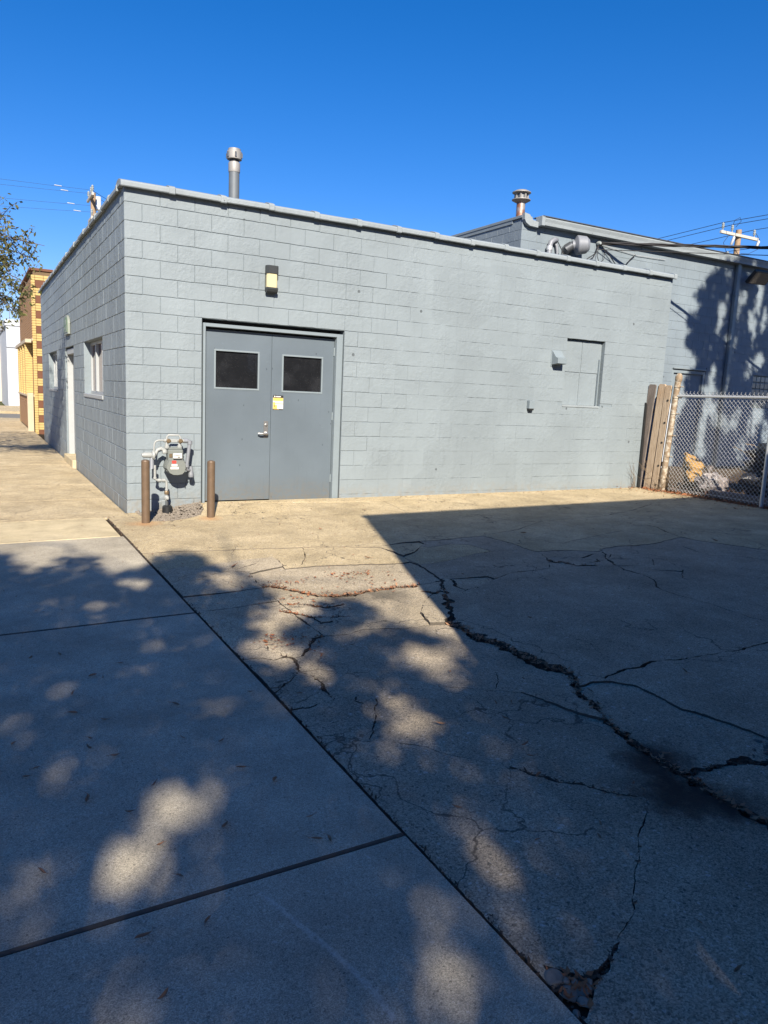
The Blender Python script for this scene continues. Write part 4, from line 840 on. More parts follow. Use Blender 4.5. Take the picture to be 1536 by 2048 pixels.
lay_blocks([(wf, bf, lambda u, z: (u, 0, z), 0, soft, Vector((0, -1, 0))),
            (wl, [(u, z, w_, h_) for (u, z, w_, h_) in bl_], lambda u, z: (0, u, z), 0, lambda u, z: .25, Vector((-1, 0, 0)))], 0, ['wall', 'wall']) if False else None
# facade blocks are laid along -y in their own frame, so mirror the start
lay_blocks([(wf, bf, lambda u, z: (u, 0, z), 0, soft, Vector((0, -1, 0))),
            (wl, [(LY-u-w_, z, w_, h_) for (u, z, w_, h_) in bl_], lambda u, z: (0, LY-u, z), -math.pi/2, lambda u, z: .2, Vector((-1, 0, 0)))], 300, ['wall', 'wall'])
# plinth
MB().box(2.86, -.012, -.3, 8.75, .004, .020, .004).build('plinth', 'wall', bld)

# clay tile coping with a bell at every joint
def coping_tile(L, v):
    r = random.Random(v); b = MB()
    prof = [(-.074, 0), (-.080, .008), (-.080, .046), (-.066, .064), (.04, .096), (.10, .100), (.18, .096), (.255, .074), (.255, .0), (.225, 0), (.225, .022), (-.045, .022), (-.045, 0)]
    b.prism(prof, .0, L-.004, 'yz')
    bell = [(p[0]+(.007 if p[0] > .1 else -.008), p[1]+(.011 if p[1] > .03 else -.008)) for p in prof]
    b.prism(bell, L-.075, L-.006, 'yz'); me = b.mesh('coping_tile', 'coping', 35)
    for q in me.vertices: q.co += Vector((0, .003*noise.noise(q.co*13+Vector((v, 0, 0))), .004*noise.noise(q.co*11+Vector((v, 5, 0)))))
    return me
CT = [coping_tile(.611, i) for i in range(4)]
for i in range(15):
    L = .611; x0 = -.045+i*L+(.0 if i else 0); r = random.Random(i)
    me = CT[i % 4]
    if x0+L > LX+.02: me = coping_tile(LX+.01-x0, 9)
    o = link('coping_tile', me, bld); o.location = (x0, r.uniform(-.004, .004), 3.657+r.uniform(-.004, .006)); o.rotation_euler = (0, r.uniform(-.006, .006), r.uniform(-.004, .004))
for i in range(20):
    r = random.Random(i+50); o = link('coping_tile', CT[(i+1) % 4], bld); o.location = (r.uniform(-.004, .004), .245+(i+1)*.605-.06, 3.657+r.uniform(-.004, .008)); o.rotation_euler = (r.uniform(-.006, .006), 0, -math.pi/2); o.scale = (1, .62, .9)

# boarded-up window, its sill
MB().box(WIN[0]+.002, .075, WIN[2], WIN[1]-.002, .16, WIN[3]).build('window_board', 'wall', bld)
b = MB()
for x0, x1, z0, z1 in ((6.815, 7.185, 1.432, 1.955), (7.197, 7.58, 1.432, 1.955), (6.815, 7.20, 1.967, 2.47), (7.212, 7.615, 1.967, 2.47)):
    o = MB().box(x0, .064, z0, x1, .076, z1, .003).build('panel', 'wall', bld)
MB().box(WIN[0]-.004, -.010, 1.398, WIN[1]-.03, .06, 1.432, .004).build('window_sill', 'coping', bld)
MB().box(7.585, .03, 1.44, 7.60, .07, 2.2, .002).build('window_stop', 'frame', bld)

# door frame and leaves
fr = MB().box(.924, .018, -.02, .956, .155, 2.239, .003).box(2.742, .018, -.035, 2.833, .05, 2.239, .003).box(2.742, .05, -.035, 2.80, .155, 2.2, .002)
fr.box(.956, .018, 2.197, 2.742, .155, 2.239, .003).build('door_frame', 'frame', bld)
MB().box(.905, .16, -.3, 2.845, .20, 2.29).build('door_lining', 'black', bld)
MB().box(.93, -.03, -.10, 2.80, .10, -.008, .008).build('threshold', 'walkpale', bld)
def leaf(x0, x1, z0, px0, px1, z1p, z2p):
    y0, y1 = .098, .138; op = [(px0, px1, z1p, z2p)]
    d = holed_wall(x0, x1, z0, 2.175, op, y0, y1).build('door', 'door', bld)
    MB().box(px0+.002, .118, z1p, px1-.002, .124, z2p).build('pane', 'glass', d)
    t = MB(); e = .022
    t.box(px0-e, y0-.006, z1p-e, px1+e, y0+.014, z1p, .002).box(px0-e, y0-.006, z2p, px1+e, y0+.014, z2p+e, .002).box(px0-e, y0-.006, z1p, px0, y0+.014, z2p, .002).box(px1, y0-.006, z1p, px1+e, y0+.014, z2p, .002)
    t.build('pane_frame', 'frame', d); return d
dl = leaf(.960, 1.846, .006, 1.106, 1.660, 1.462, 1.914); dr = leaf(1.851, 2.738, -.018, 2.014, 2.560, 1.456, 1.905)
h = MB().box(1.752, .088, .83, 1.815, .099, 1.05, .004).build('lock_plate', 'steel', dl)
MB().lathe([(.016, 0), (.016, .012), (.011, .014)], (1.783, .088, 1.0), (0, -1, 0), 14).build('lock_cylinder', 'steel', h, 40)
b = MB().lathe([(.026, 0), (.026, .02), (.015, .024), (.015, .05)], (1.788, .088, .885), (0, -1, 0), 14)
b.tube([(1.79, .036, .885), (1.74, .034, .886), (1.69, .038, .884), (1.662, .052, .888)], [.013, .014, .013, .010], 10)
b.build('lever_handle', 'steel', dl, 45)
for z in (.22, 1.08, 1.95):
    MB().lathe([(.009, 0), (.009, .11)], (2.739, .088, z), (0, 0, 1), 8).build('hinge', 'frame', dr, 40); MB().lathe([(.009, 0), (.009, .11)], (.959, .088, z), (0, 0, 1), 8).build('hinge', 'frame', dl, 40)
n = thing('notice', 'small yellow and white printed notice on the right grey door leaf', 'notice', (1.9485, .096, 1.295))
def plate(name, mat, x0, z0, x1, z1, y, par): return MB().box(x0, y, z0, x1, y+.0012, z1).build(name, mat, par)
base = plate('sheet', 'white', 1.877, 1.202, 2.020, 1.388, .0965, n)
plate('header', 'ink', 1.877, 1.358, 2.020, 1.390, .0948, n); plate('print', 'white', 1.918, 1.367, 1.985, 1.380, .0932, n)
MB().lathe([(.010, 0), (.010, .001)], (1.900, .0938, 1.374), (0, -1, 0), 16).build('emblem', 'white', n)
plate('print', 'yellow', 1.879, 1.318, 2.018, 1.357, .0948, n); plate('print', 'yellow', 1.879, 1.212, 1.908, 1.300, .0948, n)
plate('print', 'yellow', 1.900, 1.276, 2.018, 1.284, .0942, n); plate('print', 'yellow', 1.908, 1.215, 1.935, 1.262, .0942, n)
plate('print', 'ink', 1.895, 1.238, 1.902, 1.262, .0932, n); plate('footer', 'ink', 1.877, 1.202, 2.020, 1.212, .0932, n); plate('print', 'yellow', 1.885, 1.205, 1.96, 1.209, .0920, n)

# facade (street side): windows, door, sign
def window_unit(op, mulls, gl, deep):
    u0, u1, z0, z1 = op; wn = MB()
    f = .05; x0, x1 = deep, deep+.07
    wn.box(x0, u0+.002, z0+.002, x1, u0+f, z1-.002, .004).box(x0, u1-f, z0+.002, x1, u1-.002, z1-.002, .004).box(x0, u0+f, z1-f, x1, u1-f, z1-.002, .004).box(x0, u0+f, z0+.002, x1, u1-f, z0+f, .004)
    o = wn.build('window', 'trimw', bld)
    for m_ in mulls: MB().box(x0-.012, m_-.035, z0+f, x1-.004, m_+.035, z1-f, .004).build('mullion', 'trimw', o)
    ed = [u0+f]+[q for m_ in mulls for q in (m_-.035, m_+.035)]+[u1-f]
    for a, c in zip(ed[::2], ed[1::2]): MB().box(x0+.03, a, z0+f, x0+.036, c, z1-f).build('pane', gl, o)
    MB().box(-.014, u0-.01, z0-.05, deep, u1+.01, z0+.004, .005).build('window_sill', 'trimw' , o)
    MB().box(x1, u0, z0, x1+.01, u1, z1).build('window_lining', 'black', o)
window_unit(FW1, (2.45, 3.12), 'glass_red_reflection', .10); window_unit(FW2, (8.95, 9.6), 'glassblock', .10)
d = MB().box(.13, FD[0]+.06, .06, .17, FD[1]-.06, 1.96).build('door', 'doorw', bld)
MB().lathe([(.03, 0), (.03, .03), (.02, .05)], (.13, 5.38, 1.0), (-1, 0, 0), 12).build('handle', 'steel', d, 40)
MB().box(.03, FD[0]+.004, -.02, .17, FD[0]+.06, 2.06, .004).box(.03, FD[1]-.06, -.02, .17, FD[1]-.004, 2.06, .004).box(.03, FD[0]+.06, 1.96, .17, FD[1]-.06, 2.06, .004).build('door_frame', 'trimw', bld)
MB().box(.18, FD[0], -.3, .2, FD[1], 2.087).build('door_lining', 'black', bld)
MB().box(-.06, FD[0]-.02, -.3, .17, FD[1]+.02, .035, .012).build('door_step', 'walkpale', bld)
sg = thing('sign', 'small arched green and white sign above the street door of the grey building', 'sign', (-.02, 5.95, 2.3))
arch = [(5.62, 2.31), (6.28, 2.31), (6.28, 2.50)]+[(5.95+.33*math.cos(a), 2.50+.16*math.sin(a)) for a in np.linspace(.15, 3.0, 12)]+[(5.62, 2.50)]
MB().prism(arch, -.045, -.006, 'yz').build('board', 'signw', sg)
MB().prism([(5.95+(p[0]-5.95)*.84, 2.47+(p[1]-2.47)*.80) for p in arch], -.050, -.044, 'yz').build('panel', 'green', sg)
b = MB()
for (y, z, dy, dz) in ((5.95, 2.53, .11, .045), (5.82, 2.42, .05, .05), (6.05, 2.42, .07, .02), (5.95, 2.36, .16, .014)): b.box(-.053, y-dy, z-dz, -.0505, y+dy, z+dz)
b.build('lettering', 'signw', sg)

# things on the wall
t = thing('wall_lamp', 'cream and black wall lamp mounted above the grey double doors', 'lamp', (1.77, 0, 2.83))
MB().box(1.700, -.03, 2.69, 1.842, .0, 2.985, .004).build('back_plate', 'lampblk', t)
MB().prism([(1.692, -.03), (1.692, -.085), (1.715, -.11), (1.825, -.11), (1.848, -.085), (1.848, -.03)], 2.905, 3.0, 'xy').build('cap', 'lampblk', t)
MB().prism([(1.702, -.03), (1.702, -.08), (1.720, -.10), (1.820, -.10), (1.838, -.08), (1.838, -.03)], 2.735, 2.905, 'xy').build('lens', 'lens', t)
b = MB(); prof = [(-.03, 2.665), (-.06, 2.664), (-.09, 2.685), (-.104, 2.715), (-.104, 2.735), (-.03, 2.735)]
b.prism(prof, 1.700, 1.842, 'yz').build('base', 'lampblk', t)
t = thing('vent_hood', 'grey sloped dryer vent hood on the wall left of the boarded window', 'vent', (6.6, 0, 2.16))
b = MB(); b.prism([(0, 2.275), (-.012, 2.275), (-.10, 2.175), (-.155, 2.155), (-.155, 2.075), (0, 2.055)], 6.51, 6.70, 'yz'); b.build('hood', 'frame', t)
MB().box(6.495, -.008, 2.03, 6.715, 0, 2.285, .002).build('flange', 'frame', t)
MB().box(6.525, -.14, 2.066, 6.685, -.02, 2.074).build('flap', 'black', t)
t = thing('junction_box', 'small grey outlet box on the wall below the vent hood', 'outlet box', (6.13, 0, 1.4))
MB().box(6.075, -.075, 1.345, 6.175, 0, 1.475, .006).build('box', 'frame', t); MB().box(6.082, -.07, 1.322, 6.168, -.004, 1.346, .004).build('socket', 'black', t)
MB().tube([(6.17, -.02, 1.36), (6.21, -.02, 1.352)], .008, 6).build('conduit_stub', 'frame', t)

# flue on the low roof
t = thing('flue_pipe', 'tall grey metal flue pipe rising from the low roof', 'flue', (1.90, 2.0, 3.41))
cx, cy = 1.905, 2.0
MB().lathe([(.078, 3.40), (.078, 4.62)], (cx, cy, 0), n=20).build('pipe', 'fluegrey', t, 40)
MB().lathe([(.082, 4.60), (.086, 4.62), (.086, 4.72), (.080, 4.74)], (cx, cy, 0), n=20).build('collar', 'fluecap', t, 40)
MB().lathe([(.07, 4.74), (.07, 4.79)], (cx, cy, 0), n=16).build('neck', 'black', t, 40)
MB().lathe([(.082, 4.775), (.108, 4.78), (.110, 4.79), (.110, 4.885), (.104, 4.892), (.092, 4.894), (.092, 4.925), (.03, 4.930)], (cx, cy, 0), n=20).build('cap', 'fluecap', t, 35)
b = MB()
for k in range(6):
    a = k*1.047+.4; b.box(cx+.112*math.cos(a)-.012, cy+.112*math.sin(a)-.012, 4.80, cx+.112*math.cos(a)+.012, cy+.112*math.sin(a)+.012, 4.865)
b.build('louvre', 'darksteel', t)

# bollards
for i, (x, y, z0, h_, lab) in enumerate(((.077, -.735, -.13, .745, 'brown steel bollard nearer the building corner, left of the gas meter'), (.845, -.655, -.12, .715, 'brown steel bollard in front of the door frame, right of the gas meter'))):
    t = thing('bollard', lab, 'bollard', (x, y, z0), 'bollards guarding the gas meter')
    MB().lathe([(.046, z0), (.046, z0+h_-.012)], (x, y, 0), n=20).build('post', 'bollard', t, 40)
    MB().lathe([(.046, z0+h_-.012), (.042, z0+h_), (.02, z0+h_+.008)], (x, y, 0), n=20).build('cap', 'bollard', t, 40)

# gas meter
t = thing('gas_meter', 'grey gas meter with pipes, regulator and red tag beside the double doors', 'gas meter', (.5, -.2, .3))
mx = lambda c: -.1276+c*.0006996
mz = lambda c: .932-c*.000715
body = [(mx(755), mz(640)), (mx(770), mz(570)), (mx(810), mz(505)), (mx(1060), mz(500)), (mx(1095), mz(560)), (mx(1102), mz(640)), (mx(1085), mz(700)), (mx(1040), mz(748)), (mx(960), mz(762)), (mx(880), mz(760)), (mx(810), mz(725))]
MB().prism(body, -.295, -.12, 'xz', ch=.07).build('case', 'meter', t, 35)
b = MB()
for i in range(len(body)):
    a, c = Vector(body[i]), Vector(body[(i+1) % len(body)])
    for k in range(1): q = a*.5+c*.5; b.lathe([(.007, 0), (.007, .012)], (q.x, -.255, q.y), (0, -1, 0), 8)
b.build('bolts', 'meter', t)
MB().box(mx(805), -.262, mz(530), mx(1062), -.13, mz(330), .012).build('index_housing', 'meter', t)
MB().box(mx(820), -.25, mz(335), mx(1050), -.14, mz(300), .012).build('top_flange', 'meter', t)
MB().box(mx(886), -.277, mz(478), mx(1034), -.262, mz(392), .003).build('index_plate', 'white', t)
b = MB()
for k in range(5): b.box(mx(905+k*22), -.2785, mz(432), mx(918+k*22), -.277, mz(418))
b.box(mx(955), -.2786, mz(462), mx(1005), -.277, mz(447)); b.build('index_figures', 'ink', t)
MB().box(mx(890), -.268, mz(528), mx(1040), -.26, mz(480)).build('window_slot', 'black', t)
MB().box(mx(820), -.268, mz(465), mx(872), -.262, mz(400), .003).build('badge', 'brass', t)
MB().box(mx(855), -.304, mz(556), mx(925), -.293, mz(512)).build('red_tag', 'red', t)
MB().box(mx(848), -.2995, mz(607), mx(946), -.2945, mz(568)).build('label', 'white', t); MB().box(mx(830), -.2998, mz(657), mx(968), -.2948, mz(618)).build('label', 'white', t)
for c in (802, 1018):
    MB().lathe([(.026, mz(318)), (.030, mz(300)), (.030, mz(275)), (.020, mz(268)), (.016, mz(200))], (mx(c), -.195, 0), n=10).build('union_nut', 'pipe', t, 30)
b = MB().tube([(mx(750), -.195, mz(185)), (mx(1110), -.195, mz(188))], .022, 10).box(mx(860), -.225, mz(215), mx(980), -.17, mz(160), .006); b.build('manifold', 'pipe', t, 40)
b = MB().tube([(mx(800), -.195, mz(185)), (mx(805), -.195, mz(120)), (mx(830), -.195, mz(92)), (mx(1000), -.195, mz(92)), (mx(1030), -.195, mz(125)), (mx(1038), -.195, mz(185))], .013, 8); b.build('bypass_pipe', 'pipe', t, 50)
for c in (823, 1028):
    b = MB().lathe([(.027, 0), (.027, .026), (.020, .032)], (mx(c), -.205, mz(190)), (0, -1, 0), 14).lathe([(.015, .03), (.015, .038)], (mx(c), -.205, mz(190)), (0, -1, 0), 6); b.build('valve_plug', 'brass', t, 40)
b = MB().tube([(mx(750), -.195, mz(182)), (mx(660), -.195, mz(182)), (mx(615), -.195, mz(200)), (mx(590), -.195, mz(240)), (mx(585), -.195, mz(330)), (mx(585), -.195, mz(420))], .0115, 8); b.build('inlet_pipe', 'pipe', t, 50)
rg = MB().lathe([(.030, -.10), (.032, -.085), (.034, -.02), (.030, .0)], (mx(545), -.2, mz(430)), (1, 0, 0), 14).lathe([(.020, -.115), (.024, -.10)], (mx(545), -.2, mz(430)), (1, 0, 0), 12).build('regulator', 'pipe', t, 40)
b = MB().lathe([(.020, 0), (.052, .010), (.055, .018), (.055, .034), (.030, .05), (.018, .06)], (mx(535), -.2, mz(430)), (1, 0, 0), 18); b.build('diaphragm', 'pipe', rg, 30)
b = MB().tube([(mx(600), -.2, mz(430)), (mx(640), -.2, mz(345)), (mx(700), -.19, mz(320)), (mx(770), -.19, mz(352)), (mx(790), -.19, mz(392))], [.018, .022, .024, .024, .02], 10); b.box(mx(725), -.22, mz(410), mx(795), -.17, mz(345), .008); b.build('elbow', 'pipe', t, 50)
MB().lathe([(.030, mz(655)), (.026, mz(640)), (.026, mz(500)), (.02, mz(470))], (mx(545), -.2, 0), n=12).build('regulator_body', 'pipeg', t, 40)
b = MB().tube([(mx(597), -.2, mz(600)), (mx(597), -.2, mz(800)), (mx(607), -.2, mz(838)), (mx(640), -.2, mz(855)), (mx(760), -.2, mz(858)), (mx(788), -.2, mz(876)), (mx(793), -.2, mz(910)), (mx(793), -.2, mz(1040))], .0150, 10); b.build('riser_pipe', 'pipe', t, 50)
b = MB()
for z0, z1, r in ((830, 800, .021), (1030, 1005, .020)): b.lathe([(r, mz(z0)), (r, mz(z1))], (mx(597 if z0 < 900 else 793), -.2, 0), n=10)
b.lathe([(.021, 0), (.021, .035)], (mx(640), -.2, mz(856)), (1, 0, 0), 10).lathe([(.021, 0), (.021, .035)], (mx(715), -.2, mz(857)), (1, 0, 0), 10); b.build('coupling', 'pipe', t, 40)
MB().lathe([(.026, mz(1100)), (.028, mz(1085)), (.028, mz(1050)), (.024, mz(1038))], (mx(793), -.2, 0), n=8).build('union', 'brass', t, 30)
b = MB().lathe([(.016, mz(1115)), (.026, mz(1130)), (.030, mz(1160)), (.026, mz(1190)), (.016, mz(1210))], (mx(793), -.2, 0), n=12).lathe([(.018, 0), (.018, .03), (.010, .034)], (mx(793), -.222, mz(1158)), (0, -1, 0), 10).tube([(mx(650), -.2, mz(1228)), (mx(700), -.2, mz(1215)), (mx(793), -.2, mz(1205))], .004, 6); b.build('stop_valve', 'pipe', t, 40)
MB().lathe([(.020, -.10), (.018, mz(1210))], (mx(797), -.2, 0), n=10).build('service_riser', 'darksteel', t, 40)
MB().lathe([(.062, -.115), (.060, -.005), (.045, .010), (.02, .014)], (mx(805), -.2, 0), n=16).build('boot', 'black', t, 40)
b = MB().tube([(mx(1100), -.195, mz(186)), (mx(1170), -.195, mz(186)), (mx(1197), -.195, mz(205)), (mx(1190), -.195, mz(250)), (mx(1143), -.19, mz(630))], .0225, 12); b.build('outlet_pipe', 'pipeg', t, 50)
b = MB().lathe([(.030, 0), (.030, .045)], (mx(1195), -.195, mz(248)), (0, 0, 1), 12).lathe([(.030, 0), (.030, .04)], (mx(1143), -.19, mz(640)), (0, 0, 1), 12).lathe([(.029, 0), (.029, .04)], (mx(1085), -.195, mz(187)), (1, 0, 0), 12); b.build('coupling', 'pipeg', t, 40)
b = MB().tube([(mx(1143), -.19, mz(640)), (mx(1150), -.185, mz(680)), (mx(1200), -.17, mz(695)), (mx(1228), -.15, mz(690)), (mx(1232), -.12, mz(690)), (mx(1232), 0, mz(690))], .020, 10).lathe([(.030, mz(815)), (.034, mz(790)), (.032, mz(760)), (.022, mz(700)), (.02, mz(630))], (mx(1230), -.16, 0), n=12); b.build('drip_leg', 'pipeg', t, 50)
b = MB().tube([(mx(1190), -.14, mz(760)), (mx(1172), -.03, mz(990))], .0018, 5).tube([(mx(1268), -.14, mz(760)), (mx(1270), -.03, mz(920))], .0015, 5).box(mx(1166), -.036, mz(1010), mx(1178), -.026, mz(985)); b.build('seal_wire', 'wire', t)

# ------------------------------------------------------------------ the tall grey building behind
TX, TY, TZ = 8.37, 3.33, 5.06
tb = thing('tall_grey_building', 'taller grey block building behind, with white gutter and downspout', 'building', (0, 0, 0))
TD = (13.25, 14.47, -.2, 2.40); TG = (16.35, 17.25, 1.55, 2.40)
tw = holed_wall(TX+.008, 26, -.3, 5.16, [TD, TG], TY+.006, TY+.2).build('wall', 'mortar', tb)
tl = holed_wall(TY+.2, 20, 3.0, 5.16, [], TX+.006, TX+.2, False).build('wall', 'mortar', tb)
MB().box(25.8, TY+.2, -.3, 26, 20, 5.16).box(TX+.2, 19.8, -.3, 25.8, 20, 5.16).box(TX+.006, TY+.2, -.3, TX+.2, 20, 3.0).build('wall', 'tall', tb)
MB().box(TX+.2, TY+.2, 4.9, 25.8, 19.8, 5.10).build('roof', 'roof', tb)
b1 = block_list(26-TX, -.2, 5.16, ZJ0+.004, [(TD[0]-TX, TD[1]-TX, TD[2], TD[3]), (TG[0]-TX, TG[1]-TX, TG[2], TG[3])], 0)
b2 = block_list(20-TY, 3.3, 5.16, ZJ0+.004, [], 1)
lay_blocks([(tw, b1, lambda u, z: (TX+u, TY, z), 0, lambda u, z: .3, Vector((0, -1, 0))),
            (tl, [(20-TY-u-w_, z, w_, h_) for (u, z, w_, h_) in b2], lambda u, z: (TX, 20-u, z), -math.pi/2, lambda u, z: .2, Vector((-1, 0, 0)))], 300, ['tall', 'tall'])
# roof edge metal, gutter, downspout
b = MB().box(TX-.03, TY-.012, 5.16, TX+.25, 20, 5.215, .004).box(TX-.018, TY+.3, 5.09, TX-.004, 20, 5.16); b.build('roof_edge', 'flashing', tb)
b = MB(); b.prism([(TX-.028, 5.245), (TX+.10, 5.225), (TX+.20, 5.13), (TX+.34, 5.11), (TX+.34, 5.00), (TX+.12, 5.01), (TX+.02, 5.06), (TX-.02, 5.12)], TY-.10, TY-.014, 'xz'); b.build('corner_flashing', 'coping', tb)
b = MB(); prof = [(TY-.01, 5.195), (TY-.20, 5.205), (TY-.205, 5.175), (TY-.185, 5.11), (TY-.18, 5.052), (TY-.01, 5.05)]
b.prism(prof, TX+.35, 26, 'yz'); b.build('gutter', 'coping', tb)
MB().box(TX+.34, TY-.215, 5.03, TX+.42, TY-.012, 5.22, .004).build('gutter_end', 'coping', tb)
MB().box(TX+.36, TY-.22, 5.209, 26, TY+.1, 5.226).build('drip_edge', 'darksteel', tb)
b = MB().box(15.12, TY-.11, -.1, 15.24, TY-.012, 5.06, .012); b.build('downspout', 'flashing', tb)
b = MB()
for z in (4.3, 2.6, 1.0): b.box(15.10, TY-.114, z, 15.26, TY-.010, z+.04, .003)
b.build('downspout_strap', 'flashing', tb)
dd = MB().box(TD[0]+.08, TY+.06, -.1, TD[1]-.08, TY+.11, 2.31).build('door', 'tall', tb)
MB().box(TD[0]+.003, TY+.01, -.2, TD[0]+.08, TY+.16, 2.39, .004).box(TD[1]-.08, TY+.01, -.2, TD[1]-.003, TY+.16, 2.39, .004).box(TD[0]+.08, TY+.01, 2.31, TD[1]-.08, TY+.16, 2.39, .004).build('door_frame', 'frame', tb)
MB().box(TD[0]+.02, TY-.035, 2.405, TD[1]-.02, TY-.002, 2.435, .004).build('drip_cap', 'flashing', tb)
gw = MB().box(TG[0], TY+.05, TG[2], TG[1], TY+.10, TG[3]).build('glass_block_window', 'mortar', tb)
for i in range(5):
    for j in range(5):
        x0, z0 = TG[0]+.01+i*.177, TG[2]+.008+j*.168; MB().box(x0, TY+.03, z0, x0+.165, TY+.06, z0+.156, .02).build('glass_block', 'glassblock', gw)
# fittings on it
t = thing('floodlight', 'square floodlight tilted under the white gutter at the right edge', 'floodlight', (16.1, TY, 4.75))
hd = MB().box(-.30, -.045, -.20, .30, .045, .20, .02).build('housing', 'lampblk', t); hd.location = (-.42, -.32, .02); hd.rotation_euler = (R(48), 0, R(-12))
ln = MB().box(-.25, -.052, -.16, .25, -.044, .16).build('lens', 'stone', hd); ln.location = (0, 0, 0)
MB().tube([(15.68, TY-.01, 4.80), (15.68, TY-.25, 4.80)], .03, 8).build('bracket', 'lampblk', t)
t = thing('exhaust_vent', 'grey drum shaped exhaust vent on the rear wall above the low roof', 'vent', (9.75, TY, 4.75))
b = MB().lathe([(.09, 0), (.10, .05), (.19, .10), (.20, .12), (.175, .30), (.12, .36), (.04, .375)], (9.60, TY-.16, 4.76), (.86, -.45, .06), 24); b.build('drum', 'pipeg', t, 30)
b = MB().tube([(9.56, TY-.01, 4.66), (9.53, TY-.12, 4.70), (9.60, TY-.17, 4.76)], [.10, .10, .09], 12); b.build('duct', 'darksteel', t, 40)
MB().box(9.46, TY-.05, 4.45, 9.62, TY-.004, 4.66, .01).build('bracket', 'darksteel', t)
t = thing('service_conduit', 'pair of bent grey conduits rising to the rear wall from the low roof', 'conduit', (9.2, TY-.3, 3.42))
MB().tube([(9.05, TY-.10, 3.42), (9.05, TY-.10, 4.66), (9.08, TY-.10, 4.76), (9.16, TY-.10, 4.82), (9.25, TY-.06, 4.83), (9.28, TY, 4.83)], .055, 12).build('pipe', 'pipeg', t, 50)
MB().tube([(9.30, TY-.06, 3.42), (9.30, TY-.06, 4.60), (9.27, TY-.06, 4.72), (9.24, TY-.03, 4.78)], .03, 10).build('pipe', 'pipeg', t, 50)
b = MB().lathe([(.064, 4.60), (.064, 4.68)], (9.05, TY-.10, 0), n=12).lathe([(.064, 3.9), (.064, 3.94)], (9.05, TY-.10, 0), n=12); b.build('strap', 'galv', t, 40)
MB().tube([(9.27, TY-.09, 4.80), (9.42, TY-.14, 4.55), (9.55, TY-.2, 4.30), (9.60, TY-.3, 4.2)], .010, 6).build('wire', 'wire', t)
def sag(a, b_, drop, n=14):
    a, b_ = Vector(a), Vector(b_); return [a+(b_-a)*(i/n)-Vector((0, 0, drop*4*(i/n)*(1-i/n))) for i in range(n+1)]
AT = (10.46, TY-.05, 4.93)
t = thing('service_cable', 'thick black twisted service cable running from the rear wall to the right', 'cable', AT)
FAR_ = (24.0, -5.96, 5.02)
for k in range(3):
    pts = []
    for i, p in enumerate(sag(AT, FAR_, .03, 60)):
        a = i*.9+k*2.094; pts.append(p+Vector((0, .022*math.cos(a), .022*math.sin(a))))
    MB().tube(pts, .016, 5).build('strand', 'wire', t)
MB().lathe([(.04, 0), (.05, .05), (.03, .10)], (10.46, TY-.01, 4.93), (0, -1, 0), 8).build('insulator', 'insul', t, 40)
MB().tube(sag((10.46, TY-.05, 4.80), (24.0, -5.96, 4.86), .06, 24), .009, 5).build('line', 'wire', t)
t = thing('wire_loops', 'loose dark wire loops hanging on the rear wall above the coping', 'wire', (10.3, TY, 4.4))
for i, pts in enumerate(([(10.46, -.05, 4.92), (10.35, -.1, 4.70), (10.1, -.12, 4.55), (9.95, -.15, 4.42), (9.85, -.15, 4.33)],
            [(10.48, -.05, 4.90), (10.3, -.10, 4.62), (10.12, -.12, 4.50), (9.98, -.1, 4.46), (9.9, -.1, 4.3)],
            [(10.50, -.05, 4.92), (10.8, -.06, 4.72), (11.1, -.06, 4.47), (11.35, -.08, 4.26), (11.5, -.1, 4.15)],
            [(11.6, -.05, 4.83), (11.45, -.06, 4.72), (11.2, -.08, 4.48), (11.02, -.12, 4.28), (10.95, -.12, 4.2)],
            [(10.46, -.06, 4.90), (10.42, -.08, 4.65), (10.50, -.08, 4.52), (10.62, -.08, 4.60), (10.64, -.08, 4.80), (10.54, -.06, 4.90)],
            [(10.9, -.06, 4.2), (11.02, -.08, 4.34), (11.2, -.08, 4.32), (11.32, -.08, 4.2)], [(10.46, -.03, 4.93), (11.0, -.03, 4.88), (11.7, -.03, 4.83), (12.6, -.03, 4.85)])):
    P = [Vector((p[0], TY+p[1], p[2])) for p in pts]; Q = []
    for a, c in zip(P[:-1], P[1:]): Q += [a+(c-a)*s_ for s_ in (0, .5)]
    Q.append(P[-1]); MB().tube(Q, .011 if i < 4 else .007, 5).build('wire', 'wire' if i != 6 else 'wiregrey', t, 60)
t = thing('roof_flue', 'rusty round flue with flat silver storm cap on the tall roof', 'flue', (9.62, 5.0, 5.1))
c_ = (9.615, 5.0, 0)
MB().lathe([(.10, 5.1), (.10, 5.98)], c_, n=18).build('pipe', 'rustflue', t, 40)
MB().lathe([(.12, 5.97), (.215, 6.02), (.215, 6.035), (.12, 6.06)], c_, n=24).build('skirt', 'fluecap', t, 35)
MB().lathe([(.13, 6.05), (.13, 6.15)], c_, n=18).build('vent_band', 'darksteel', t, 40)
b = MB()
for k in range(8): a = k*.785; b.box(c_[0]+.14*math.cos(a)-.018, c_[1]+.14*math.sin(a)-.018, 6.05, c_[0]+.14*math.cos(a)+.018, c_[1]+.14*math.sin(a)+.018, 6.16)
b.build('post', 'fluecap', t)
MB().lathe([(.12, 6.16), (.215, 6.18), (.215, 6.195), (.14, 6.235), (.06, 6.25)], c_, n=24).build('cap', 'fluecap', t, 35)

